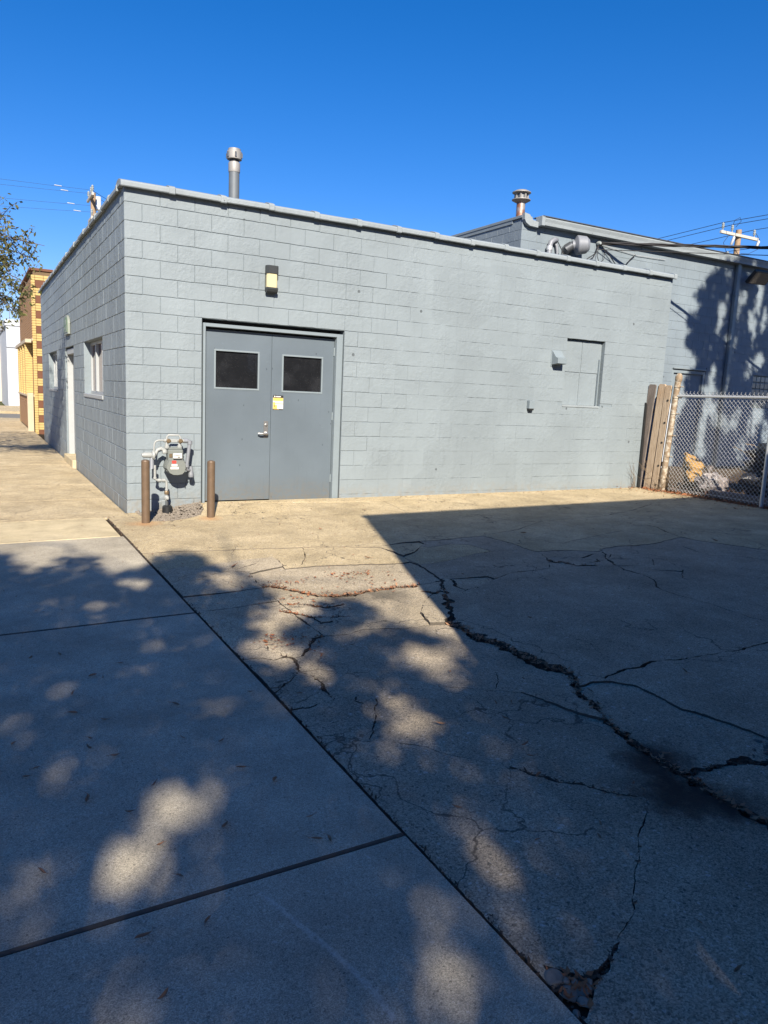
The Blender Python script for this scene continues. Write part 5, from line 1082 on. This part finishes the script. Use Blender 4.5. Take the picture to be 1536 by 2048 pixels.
# ------------------------------------------------------------------ fenced yard on the right
yd = MB()
vs = []; fs = []
for j in range(26):
    for i in range(40):
        x = 8.72+i*.45; y = -9+j*.495; vs.append((x, y, .012+.03*noise.noise((x*1.4, y*1.4, 0))-(.02 if i == 0 else 0)))
for j in range(25):
    for i in range(39): fs.append((j*40+i, j*40+i+1, (j+1)*40+i+1, (j+1)*40+i))
yd.add(vs, fs); struct('yard_ground', yd, 'dirt')
fx = 8.80
t = thing('chain_link_fence', 'galvanised chain link fence panel beside the grey building', 'fence', (fx, -1.3, .03))
post = MB().tube([(fx, -.47, -.05), (fx, -.52, .9), (fx+.005, -.58, 1.9)], .052, 14)
post.lathe([(.052, 0), (.060, .03), (.058, .09), (.035, .13), (.01, .14)], (fx+.005, -.585, 1.90), (0, -.06, 1), 14)
o = post.build('gate_post', 'postpaint', t, 50)
b = MB()
for z in (.25, .62, .98, 1.35, 1.62, 1.80): b.lathe([(.053, 0), (.0555, .006), (.0555, .02), (.053, .026)], (fx, -.475-.058*z, z), (0, -.05, 1), 12).tube([(fx, -.53-.058*z, z+.015), (fx, -.60-.058*z, z+.012)], .009, 6)
b.build('post_band', 'postpaint', t, 40)
MB().tube([(fx, -.60, 1.66), (fx, -4.9, 1.69)], .021, 10).build('top_rail', 'galv', t, 50)
MB().tube([(fx-.05, -2.38, -.05), (fx-.05, -2.38, 1.68)], .030, 12).build('line_post', 'galv', t, 50)
MB().tube([(fx, -4.9, -.05), (fx, -4.9, 1.72)], .036, 12).build('end_post', 'galv', t, 50)
b = MB(); p_ = .072; z0, z1 = .06, 1.735; nrow = int((z1-z0)/(p_/2))
for k in range(int(4.25/(p_/2))):
    yc = -.635-k*p_/2; pts = []
    for j in range(nrow+1):
        z = z0+j*p_/2; pts.append((fx+(.0035 if j % 2 else -.0035), yc+(p_/2 if (j+k) % 2 else 0), z))
    if (nrow+k) % 2: pts.append((pts[-1][0], pts[-1][1]-.012, pts[-1][2]+.028))
    b.tube(pts, .0031, 4, False)
o = b.build('wire_mesh', 'wiregalv', t, None, 'stuff')
MB().tube([(fx+.004, -.6, .10), (fx+.004, -4.9, .085)], .0035, 4).build('tension_wire', 'galv', t)
t = thing('wooden_fence', 'weathered wooden boards closing the gap between building and fence post', 'fence', (fx, -.2, .02))
def board(yb, yt, wb, zt, mat, dx, th=.024):
    b = MB(); n = 8; vs = []; 
    b.prism([(yb-wb/2, .0), (yb+wb/2, .0), (yt+wb/2, zt-.012), (yt+wb/2-.03, zt+.004), (yt-wb/2+.02, zt), (yt-wb/2, zt-.02)], fx+dx, fx+dx+th, 'yz')
    return b.build('board', mat, t)
board(.035, -.095, .150, 1.845, 'woodgrey', -.05); board(-.165, -.285, .135, 1.852, 'woodtan', -.03, .035); bb = board(-.330, -.425, .125, 1.832, 'woodtan', -.034, .03)
board(-.085, -.19, .05, 1.83, 'woodgrey', .01)
b = MB().prism([(8.70, .0), (8.755, .0), (8.735, 1.50), (8.705, 1.53)], -.035, -.004, 'xz'); b.build('dark_batten', 'black', t)
b = MB()
for z in (1.58, 1.2, .86, .46, .12): b.lathe([(.019, 0), (.019, .004)], (fx-.0355, -.36-.052*z, z), (-1, 0, 0), 12)
b.build('bolt_hole', 'ink', bb)
MB().box(fx+.0, -.42, .45, fx+.05, .03, .53).box(fx+.0, -.42, 1.35, fx+.05, -.02, 1.43).build('rail', 'woodgrey', t)
# things behind the fence
t = thing('woven_bag', 'yellow woven straw bag lying open behind the chain link fence', 'bag', (9.75, -.35, .1))
b = MB(); n = 40; m_ = 22; vs = []; fs = []
for j in range(m_+1):
    for i in range(n):
        a = 2*math.pi*i/n; q = j/m_; d = Vector((math.cos(a)*1.6, math.sin(a)*1.6, q*3.2))
        r = (.20+.05*math.sin(2*a+1))*(.62+.5*math.sin(math.pi*min(1, q*.72+.12)))*(1+.42*noise.noise(d)+.22*noise.noise(d*2.7)-.20*abs(noise.noise(d*4.1)))
        vs.append((r*math.cos(a)*1.1+.16*q*q, r*math.sin(a)*.85, q*.56*(1+.22*math.sin(a+.6))-.03))
for j in range(m_):
    for i in range(n): fs.append((j*n+i, j*n+(i+1) % n, (j+1)*n+(i+1) % n, (j+1)*n+i))
fs.append(tuple(range(n))[::-1]); b.add(vs, fs); o = b.build('sack', 'basket', t, 180); o.location = (.10, .08, 0); o.rotation_euler = (R(-10), R(14), .5)
b = MB()
for j in range(2, m_, 2): b.tube([vs[j*n+i % n] for i in range(n+1)], .007, 4)
for i in range(0, n, 3): b.tube([vs[j*n+i] for j in range(m_+1)], .006, 4)
o2 = b.build('weave', 'basket', o, 60); o2.location = (0, 0, 0)
b = MB(); b.add([(vs[(m_-3)*n+i][0]*.93+.01, vs[(m_-3)*n+i][1]*.93, vs[(m_-3)*n+i][2]) for i in range(n)], [tuple(range(n))]); h_ = b.build('opening', 'black', o); h_.location = (0, 0, 0)
def blob(name, mat, c, r, seed, amp, par, nn=36):
    b = MB(); vs = []; fs = []
    for j in range(nn//2+1):
        for i in range(nn):
            th = math.pi*j/(nn//2); a = 2*math.pi*i/nn; d = Vector((math.sin(th)*math.cos(a), math.sin(th)*math.sin(a), math.cos(th)))
            k = 1+amp*noise.noise(d*2.1+Vector((seed, 0, 0)))+amp*.6*noise.noise(d*5+Vector((seed, 9, 0)))-amp*.5*abs(noise.noise(d*9+Vector((seed, 3, 0))))
            p = Vector((d.x*r[0], d.y*r[1], d.z*r[2]))*k; vs.append((p.x+c[0], p.y+c[1], max(p.z+c[2], .015)))
    for j in range(nn//2):
        for i in range(nn): fs.append((j*nn+i, (j+1)*nn+i, (j+1)*nn+(i+1) % nn, j*nn+(i+1) % nn))
    b.add(vs, fs); return b.build(name, mat, par, 60)
t = thing('plastic_bag', 'crumpled clear plastic bag of leaves beside the yellow woven bag', 'bag', (9.7, -.85, .1))
blob('bag', 'bag', (9.66, -.80, .15), (.30, .24, .21), 3, .42, t); b = MB().lathe([(.02, 0), (.035, .05), (.09, .12)], (9.68, -.70, .36), (.2, .1, 1), 9); b.build('knot', 'bag', t, 40)
t = thing('tarped_heap', 'dark heap under crumpled black tarp behind the fence', 'heap', (11, -1.4, .3))
blob('tarp', 'tarp', (11.4, -1.55, .38), (1.35, .95, .62), 5, .45, t, 48); blob('bag', 'tarp', (10.5, -1.9, .2), (.55, .5, .38), 8, .5, t)
b = MB()
for i in range(26):
    p = Vector((random.uniform(10.4, 11.9), random.uniform(-2.0, -.9), random.uniform(.55, .95))); d = Vector((random.uniform(-1, 1), random.uniform(-1, 1), random.uniform(-.2, .6))).normalized()*random.uniform(.2, .55); b.tube([p, p+d*.5+Vector((0, 0, .04)), p+d], .008, 5)
b.build('twigs', 'shrub', t)
MB().box(10.7, -1.75, .86, 11.2, -1.63, .93, .01).build('wood_scrap', 'woodtan', t); b = MB(); blob('paper_scrap', 'white', (11.0, -1.9, .80), (.12, .08, .06), 12, .6, t, 16)
blob('paper_scrap', 'white', (11.25, -2.15, .60), (.13, .08, .05), 14, .6, t, 16)
t = thing('landscape_timber', 'long grey timber lying on the ground behind the fence', 'timber', (9.3, -1.8, .08))
MB().box(9.15, -3.6, .0, 9.29, -1.15, .13, .012).build('timber', 'woodgrey', t)
t = thing('leaning_panel', 'pale grey sheet panel leaning on the rear wall behind the fence', 'panel', (13.2, 3.0, .2))
b = MB(); b.prism([(12.35, .02), (13.0, .02), (13.05, 1.55), (12.42, 1.60)], 2.95, 2.99, 'xz'); o = b.build('panel', 'far_grey', t); 
t = thing('dry_bush', 'leafless dry bush at the foot of the fence post', 'bush', (9.0, -.45, .03))
b = MB(); r = random.Random(4)
for i in range(46):
    p = Vector((9.0+r.gauss(0, .06), -.42+r.gauss(0, .08), .02)); d = Vector((r.gauss(0, .28), r.gauss(0, .28), r.uniform(.3, .8))); q = p+d*r.uniform(.4, .8)
    b.tube([p, p+(q-p)*.5+Vector((r.gauss(0, .03), r.gauss(0, .03), 0)), q], [.006, .004, .002], 4)
    for k in range(2): s_ = p+(q-p)*r.uniform(.4, .9); b.tube([s_, s_+Vector((r.gauss(0, .09), r.gauss(0, .09), r.uniform(.03, .14)))], [.003, .0015], 4)
b.build('twigs', 'shrub', t)
t = thing('weed', 'small wiry weed growing against the grey wall at the boards', 'weed', (8.6, -.05, .03))
b = MB()
for i in range(10):
    p = Vector((8.58+r.gauss(0, .03), -.05, .02)); b.tube([p, p+Vector((r.gauss(-.05, .08), -.02, .2)), p+Vector((r.gauss(-.16, .14), -.04, r.uniform(.3, .55)))], [.003, .002, .001], 4)
b.build('stems', 'shrub', t)
t = thing('thorny_weed', 'bare brown weed standing in front of the wooden boards', 'weed', (8.70, -.5, .03))
b = MB()
for i in range(12):
    p = Vector((8.70, -.50+r.gauss(0, .03), .02)); b.tube([p, p+Vector((r.gauss(-.03, .05), r.gauss(0, .08), .12)), p+Vector((r.gauss(-.04, .08), r.gauss(0, .17), r.uniform(.18, .36)))], [.004, .003, .0015], 4)
b.build('stems', 'shrub', t)

# ------------------------------------------------------------------ yellow brick building down the street
yb = thing('yellow_brick_building', 'yellow brick shop building with brown checker corner down the sidewalk', 'building', (0, 0, 0))
Y0, Y1, YZ = 15.5, 22.0, 4.62
wy = MB().box(.05, Y0+.02, -.3, 9, Y1, YZ-.02).build('wall', 'ymort', yb)
bh = .0733; pz = 4.70-.0
nc = 65; hb = MB(); rows = []
quads = {}
def brick(x0, y0, z0, x1, y1, z1, mat, par, name='brick'):
    key = (round(x1-x0, 3), round(y1-y0, 3), round(z1-z0, 3), mat)
    if key not in quads: quads[key] = MB().box(0, 0, 0, x1-x0, y1-y0, z1-z0, .004).mesh(name, mat)
    o = bpy.data.objects.new(name, quads[key]); COL.objects.link(o); o.parent = par; o.location = Vector((x0, y0, z0))-world_off(par); return o
cnt = 0; rest = MB()
for k in range(-3, 63):
    z0 = -.11+k*bh; z1 = z0+bh-.008
    ph = (k+2) % 6                                   # six courses to a checker: three brown, three yellow
    dx = .008*noise.noise((k*1.7, 0, 0))
    brick(.0, Y0, z0, .098, Y0+.06, z1, 'brick_y', wy) if k >= 0 else rest.box(.0, Y0, z0, .098, Y0+.06, z1)
    if ph >= 3 and k >= 0: brick(.106, Y0+.001, z0, .33, Y0+.06, z1, 'brick_y', wy)
    if k >= 0: rest.box(.338, Y0+.001, z0, .56, Y0+.06, z1)
for k in range(-2, 62):
    if (k+2) % 6 == 0:
        z0 = -.11+k*bh; brick(.106, Y0-.001, z0, .33 if k < 58 else .9, Y0+.06, z0+3*bh-.008, 'brown', wy, 'brown_panel')
rest.build('brick_footing', 'brick_y', wy)
ru = MB(); rt = MB()
for k in range(38, 62):                               # projecting upper front, courses too fine to pick apart
    z0 = -.11+k*bh
    for j in range(28): ru.box(-.012, Y0+.06+j*.231, z0, .05, Y0+.06+j*.231+.222, z0+bh-.011)
ru.build('upper_brickwork', 'brick_tan_dimmed', wy, None, 'stuff')  # yellow street front coloured darker to imitate grazing sun
MB().box(-.05, Y0-.02, 4.62, .3, Y1, 4.70, .01).box(.3, Y0-.02, 4.62, 6, Y0+.25, 4.70, .01).build('coping', 'brown', yb)
# windows below are recessed between brick piers; cut-back shown as a dark soffit with a stone lintel
MB().box(-.02, Y0+.06, 2.60, .05, Y1, 2.675, .006).build('lintel', 'beige', yb)
MB().box(.048, Y0+.32, .98, .058, Y1-.3, 2.60).build('recess', 'brick_tan_dimmed', yb)
for j in range(4):
    yc = Y0+.9+j*1.35; pr = MB().box(-.16, yc, .98, .047, yc+.30, 2.60).build('pier', 'ymort', yb)
    for k in range(15, 37):
        z0 = -.11+k*bh; brick(-.172, yc-.004, z0, .03, yc+.304, z0+bh-.008, 'brick_y', pr)
cp = MB().box(-.19, Y0+.3, 2.55, -.02, Y1-.2, 2.66, .006).build('hood', 'beige', yb)
lp = MB()
for k in range(1, 15):
    z0 = -.11+k*bh
    for j in range(22): lp.box(-.13, Y0+.55+j*.231, z0, .05, Y0+.55+j*.231+.223, z0+bh-.010)
lp.build('lower_brickwork', 'brick_tan_dimmed', wy, None, 'stuff')
MB().box(-.17, Y0+.45, .93, .05, Y1-.8, 1.0, .008).build('window_ledge', 'beige', yb)
MB().box(-.17, Y0+.42, -.2, -.0, Y0+.54, 1.05, .01).build('door_post', 'beige', yb)
MB().box(-.10, Y1-.8, -.2, .05, Y1, 2.6).build('end_pier', 'brick_y', yb)
MB().box(-.2, 12.3, -.2, .4, 15.3, -.04, .03).build('side_step', 'walkpale', yb) if False else None
# buildings further off
t = thing('pale_grey_building', 'plain pale grey building across the far side street', 'building', (4, 46, 0))
MB().box(.16, 40, -.3, 9, 52, 4.5).build('wall', 'far_grey', t); MB().box(.10, 39.94, 4.5, 9.06, 52.06, 4.86, .02).build('parapet', 'far_grey', t); MB().box(.12, 39.96, 3.25, 9, 40, 3.30).build('band', 'pipeg', t)
MB().box(1.2, 39.97, -.1, 2.2, 40.0, 2.1).build('door', 'frame', t)
t = thing('cream_building', 'cream walled building at the far left end of the street', 'building', (-4, 60, 0))
MB().box(-9, 55, -.3, .45, 66, 4.1).build('wall', 'cream_wall', t); MB().box(-9.05, 54.95, 4.1, .5, 66.05, 5.8).build('parapet', 'far_grey', t)
MB().box(-2.2, 54.95, -.1, -1.2, 55.0, 2.0).build('door', 'brown', t)

# neighbour on the near side of the lot (just right of the camera) and the block across the street
NY = -8.76; NZ = 5.27
t = thing('neighbour_building', 'brick building on the near side of the lot that throws the large shadow', 'building', (0, 0, 0))
MB().box(-.02, NY-12, -.4, 15, NY, NZ-.1).build('wall', 'brick_red', t)
MB().box(-.05, NY-12.03, NZ-.1, 15.03, NY+.02, NZ, .01).build('coping', 'stone', t)
gb = MB().box(4.45, NY+.001, 1.85, 5.0, NY+.02, 2.35).build('glass_block_window', 'mortar', t)
for i in range(3):
    for j in range(3): MB().box(4.47+i*.178, NY+.018, 1.87+j*.16, 4.63+i*.178, NY+.04, 2.015+j*.16, .02).build('glass_block', 'white', gb)
for k in range(3): MB().tube([(3.3, NY+.03, 2.35-k*.09), (3.8, NY+.04, 2.38-k*.09), (4.3, NY+.04, 2.1-k*.1), (4.9, NY+.03, 1.6-k*.08)], .018, 6).build('cable', 'wire', t)
for i in range(3): 
    f_ = MB().box(-.05, NY-3.2-i*3, .8, -.02, NY-1.6-i*3, 2.4).build('window', 'trimw', t); MB().box(-.055, NY-3.1-i*3, .9, -.05, NY-1.7-i*3, 2.3).build('pane', 'glass', f_)
t = thing('brick_shop_row', 'red brick building across the street reflected in the panes', 'building', (-26, 10, 0))
MB().box(-36, -25, -.4, -23, 45, 4.6).build('wall', 'brick_red', t); MB().box(-36.1, -25.1, 4.6, -22.9, 45.1, 4.8).build('coping', 'stone', t)
for i in range(8):
    f_ = MB().box(-23, -20+i*7.5, .8, -22.95, -17+i*7.5, 3.0).build('window', 'trimw', t); MB().box(-22.96, -19.9+i*7.5, .9, -22.94, -17.1+i*7.5, 2.9).build('pane', 'glass', f_)

# ------------------------------------------------------------------ utility poles and wires
def pole(x, y, top, lab, arms, armz):
    t = thing('utility_pole', lab, 'utility pole', (x, y, 0))
    MB().tube([(x, y, -.4), (x, y, top*.5), (x, y, top)], [.19, .165, .135], 14).build('pole', 'polewood', t, 50)
    for (x0, x1, z, ins, ax) in arms:
        if ax == 'x': a = MB().box(x0, y-.20, z-.07, x1, y-.09, z+.07, .01)
        else: a = MB().box(x-.20, x0, z-.07, x-.09, x1, z+.07, .01)
        ar = a.build('crossarm', 'armwood', t)
        for q in ins:
            p = (q, y-.145, z+.07) if ax == 'x' else (x-.145, q, z+.07)
            MB().lathe([(.025, 0), (.03, .10), (.075, .13), (.05, .17), (.075, .21), (.05, .25), (.07, .30), (.03, .36), (.01, .38)], p, n=10).build('insulator', 'insul', ar, 40)
    return t
PX, PY = 31.94, 16.0
pr = pole(PX, PY, 10.33, 'wooden utility pole with white crossarm behind the tall building at right', [(30.41, 33.25, 10.02, (30.55, 31.25, 32.95), 'x'), (31.0, 32.0, 8.75, (31.1,), 'x')], 10)
MB().tube([(31.25, PY-.15, 10.4), (31.15, PY-.3, 10.62), (31.32, PY-.45, 10.75), (31.5, PY-.4, 10.62), (31.4, PY-.2, 10.35)], .012, 5).build('jumper', 'wire', pr)
MB().tube([(33.0, PY-.15, 10.35), (33.35, PY-.2, 10.0), (33.2, PY-.3, 9.55), (32.6, PY-.2, 9.25), (32.0, PY-.2, 9.2)], .012, 5).build('jumper', 'wire', pr)
MB().tube([(31.0, PY-.15, 9.9), (30.5, PY-.3, 9.5), (30.7, PY-.3, 9.2), (31.1, PY-.2, 8.95)], .012, 5).build('jumper', 'wire', pr)
MB().lathe([(.06, 0), (.07, .05), (.07, .35), (.04, .4)], (33.1, PY-.2, 9.55), (.1, -.3, 1), 10).build('fuse', 'galv', pr, 40)
MB().lathe([(.06, 0), (.07, .05), (.07, .35), (.04, .4)], (31.2, PY-.2, 9.5), (.1, -.3, 1), 10).build('fuse', 'galv', pr, 40)
pole(24.1, -6.0, 8.0, 'utility pole off to the right that takes the black service cable', [(23.2, 25.0, 7.4, (23.4, 24.8), 'x')], 7)
pl = pole(4.25, 34.0, 11.25, 'wooden utility pole rising behind the far end of the low building', [(33.0, 35.0, 11.0, (33.1, 33.6, 34.6), 'y'), (33.4, 34.6, 9.9, (33.5,), 'y')], 10)
MB().box(4.35, 33.82, 10.4, 4.62, 34.1, 11.1, .04).build('transformer', 'galv', pl)
t = thing('power_lines', 'three thin power lines running over the tall building past the right pole', 'wire', (PX, PY, 10.4))
for x, z in ((30.55, 10.46), (31.25, 10.46), (32.95, 10.46), (31.1, 9.18)):
    MB().tube(sag((x, PY-.145, z), (x+.3, 62, z+.3), .5)+[] , .014, 5).build('line', 'wire', t); MB().tube(sag((x, PY-.145, z), (x, -24, z+.2), .35), .014, 5).build('line', 'wire', t)
t = thing('street_lines', 'faint power lines leaving the far pole towards the left', 'wire', (4.25, 34, 11))
for k, (z, e) in enumerate(((11.38, .5), (11.2, .2), (10.6, .1), (10.28, -.2))):
    MB().tube(sag((4.1, 34, z), (-24, 37+k, z+e+.4), .4), .006, 5).build('line', 'wire', t)
    MB().tube(sag((4.2, 34, z), (12, 41+k, z-.9), .2), .012, 5).build('line', 'wire', t)
    MB().lathe([(.012, 0), (.018, .03), (.018, .34), (.012, .36)], (2.4+.3*k, 34.2, z+.01), (1, 0, 0), 8).build('line_insulator', 'wiregalv', t, 40)

# ------------------------------------------------------------------ trees
KX, KY = DIR.x/-DIR.z, DIR.y/-DIR.z
def leaves_mesh(name, P, lo, hi, seed, up_bias=.35):
    r = np.random.default_rng(seed); n = len(P)
    d = r.normal(size=(n, 3)); d[:, 2] -= up_bias; d /= np.linalg.norm(d, axis=1)[:, None]
    q = r.normal(size=(n, 3)); s = np.cross(d, q); s /= np.linalg.norm(s, axis=1)[:, None]; nn = np.cross(d, s)
    L = r.uniform(lo, hi, n)[:, None]; W_ = L*r.uniform(.38, .52, n)[:, None]
    V = np.stack([P, P+d*L*.45+s*W_*.5+nn*L*.06, P+d*L, P+d*L*.45-s*W_*.5+nn*L*.06, P+d*L*.5-nn*L*.03], 1).reshape(-1, 3)
    F = np.arange(5*n).reshape(n, 5); F = np.concatenate([F[:, [0, 1, 4]], F[:, [1, 2, 4]], F[:, [2, 3, 4]], F[:, [3, 0, 4]]])
    return arr_mesh(name, V, F, 'leaf')
def limbs(base, fork, tips, r0, par, seed):
    b = MB(); rr = random.Random(seed); base = Vector(base); fork = Vector(fork)
    b.tube([base, base+(fork-base)*.12+Vector((.02, 0, 0)), base+(fork-base)*.5+Vector((.05, .04, 0)), fork], [r0*1.5, r0*1.1, r0, r0*.85], 12)
    b.build('trunk', 'bark', par, 50); b = MB()
    for tp in tips:
        tp = Vector(tp); m1 = fork+(tp-fork)*.35+Vector((rr.gauss(0, .2), rr.gauss(0, .2), rr.uniform(.1, .4))); m2 = fork+(tp-fork)*.7+Vector((rr.gauss(0, .2), rr.gauss(0, .2), rr.uniform(0, .3)))
        b.tube([fork-(tp-fork)*.02, m1, m2, tp], [r0*.55, r0*.38, r0*.2, r0*.06], 7)
        for k in range(5):
            s_ = m1+(tp-m1)*rr.random(); e = s_+Vector((rr.gauss(0, .6), rr.gauss(0, .6), rr.gauss(.1, .4))); b.tube([s_, (s_+e)/2+Vector((0, 0, .08)), e], [r0*.12, r0*.08, r0*.03], 5)
    b.build('limbs', 'bark', par, 50)
def pip(X, Y, pl):
    c = np.zeros(len(X), bool); j = len(pl)-1
    for i in range(len(pl)):
        xi, yi = pl[i]; xj, yj = pl[j]
        k = ((yi > Y) != (yj > Y)) & (X < (xj-xi)*(Y-yi)/(yj-yi+1e-12)+xi); c ^= k; j = i
    return c
def ell(r, n, c, rad, shell=.0):
    d = r.normal(size=(n, 3)); d /= np.linalg.norm(d, axis=1)[:, None]; q = r.uniform(0, 1, n)**(1/3); q = shell+(1-shell)*q
    return np.array(c)+d*q[:, None]*np.array(rad)
def gaps(X, Y, spots, r, pad):
    """openings in the foliage, with ragged outlines"""
    keep = np.ones(len(X), bool)
    for (cx, cy, rx, ry, s_) in spots:
        u, v = (X-cx)/(rx+pad), (Y-cy)/(ry+pad*1.5); an = np.arctan2(v, u); ph = cx*37+cy*53
        d = (u*u+v*v)*(1+.20*np.sin(2*an+ph)+.18*np.sin(3*an+ph*2.3)+.12*np.sin(5*an+ph*3.1))
        keep &= ~((d < .95) & (r.uniform(size=len(X)) < (.90+.1*s_ if s_ > .7 else .70+.28*s_)))
    return keep
# near street tree: its crown shades the sidewalk in front of the camera
r = np.random.default_rng(11); n = 42500; q = np.arange(n)                # evenly spread, so the canopy leaks light evenly
GX, GY = -2.6+5.4*((q*.7548776662) % 1), -9.2+7.8*((q*.5698402910) % 1)          # leaves over the part of the lot in view
hz = np.clip(r.normal(7.4, 1.25, n), 4.3, 10.2)+.09
k = pip(GX, GY, SHADE) | ((GX < -1.75) & (GY < -2.4)) | (GY < -8.9); k &= gaps(GX, GY, SPOTS, r, .03)
P = np.stack([GX-hz*KX, GY-hz*KY, hz-.09], 1)[k]
P3 = ell(r, 16000, (-4.6, -16.0, 7.2), (3.6, 3.8, 2.7)); h_ = P3[:, 2]+.09; gx, gy = P3[:, 0]+h_*KX, P3[:, 1]+h_*KY
P = np.concatenate([P, P3[((gx < -2.6) | (gy < -9.2)) & (gy < -2.6)]])
t = thing('street_tree', 'leafy street tree at the kerb behind the camera casting the dappled shade', 'tree', (-4.0, -15.3, -.2))
o = link('crown', leaves_mesh('crown', P, .12, .19, 3), t, 'stuff')
limbs((-4.0, -15.3, -.3), (-4.0, -15.2, 3.6), [(-6, -14, 6.5), (-2.4, -14, 6.6), (-4.5, -17.6, 6.8), (-3, -16.8, 8), (-5, -13.6, 8.2), (-4, -15, 9.2)], .17, t, 5)
# yard tree: shades the rear wall
r = np.random.default_rng(12); n = 80000
Q = np.stack([r.uniform(12.8, 20.5, n), np.full(n, TY), r.uniform(-.3, 5.4, n)], 1)
k = pip(Q[:, 0], Q[:, 2], WSHADE); k &= gaps(Q[:, 0], Q[:, 2], WSPOTS, r, .02)
ns = np.array([noise.noise((q[0]*1.7, 0, q[2]*.8)) for q in Q]); k &= ns > -.5
Q = Q[k]; s_ = 10.2+r.normal(0, .9, len(Q)); P = Q-(s_[:, None]+2.6)*np.array(DIR)
t = thing('yard_tree', 'broad tree right of the fence that shades the rear wall', 'tree', (13.6, -7.2, 0))
link('crown', leaves_mesh('crown', P, .10, .17, 4), t, 'stuff')
limbs((13.6, -7.2, -.1), (13.6, -7.2, 5.6), [(10.8, -7.2, 8.2), (12.2, -7.6, 10), (13.7, -6.8, 11.2), (15.2, -7.2, 10), (16.2, -7.2, 8.6), (12.2, -6.4, 7.8)], .16, t, 6)
# kerb tree down the sidewalk: its branch tips reach into the picture at the left
t = thing('kerb_tree', 'green leafy street tree overhanging the sidewalk by the yellow brick building', 'tree', (-3.7, 4.4, -.2))
r = np.random.default_rng(13); rr = random.Random(21)
tips = [(-.46, 4.75, 3.66), (-.83, 4.77, 3.71), (-.57, 4.80, 3.43), (-.69, 4.86, 3.02), (-.99, 4.87, 3.06), (-.93, 4.90, 2.71), (-1.10, 4.94, 2.25), (-.82, 4.92, 2.50), (-1.02, 4.83, 3.37), (-1.11, 4.74, 3.97), (-.62, 4.86, 2.90), (-.91, 4.83, 3.31), (-1.07, 4.90, 2.74), (-1.0, 4.72, 4.05)]
tw = MB(); pts = []
root = Vector((-3.2, 4.6, 3.6))
spr = []
for tp in tips:
    tp = Vector(tp); a = root+Vector((rr.gauss(0, .2), rr.gauss(0, .2), rr.gauss(0, .2))); mid = a+(tp-a)*.55+Vector((0, rr.gauss(0, .15), .22)); tw.tube([a, mid, tp], [.03, .016, .004], 5)
    for k in range(40):
        f_ = rr.uniform(.4, 1.0); p = (a*(1-f_)*(1-f_)+mid*2*f_*(1-f_)+tp*f_*f_); spread = .05+.22*(1-abs(f_-.7)); e = p+Vector((rr.gauss(0, spread*.8), rr.gauss(0, spread), rr.gauss(-.04, spread*.75)))
        tw.tube([p, (p+e)/2+Vector((0, 0, .03)), e], [.006, .004, .0015], 4)
        for q in range(8): spr.append((e+(p-e)*rr.random()*.7)+Vector((rr.gauss(0, .035), rr.gauss(0, .035), rr.gauss(0, .035))))
P2 = ell(r, 9000, (-3.8, 4.4, 5.0), (2.1, 2.8, 1.9)); P = np.concatenate([np.array([tuple(v) for v in spr]), P2[(P2[:, 0] < -1.75)]])
link('crown', leaves_mesh('crown', P, .06, .095, 8, .6), t, 'stuff'); tw.build('twigs', 'bark', t)
limbs((-3.7, 4.4, -.3), (-3.7, 4.4, 2.7), [(-3.2, 4.6, 3.7), (-4.6, 3.4, 5), (-4.2, 5.8, 5.2), (-3.4, 4, 6), (-3, 2.8, 4.8)], .13, t, 7)
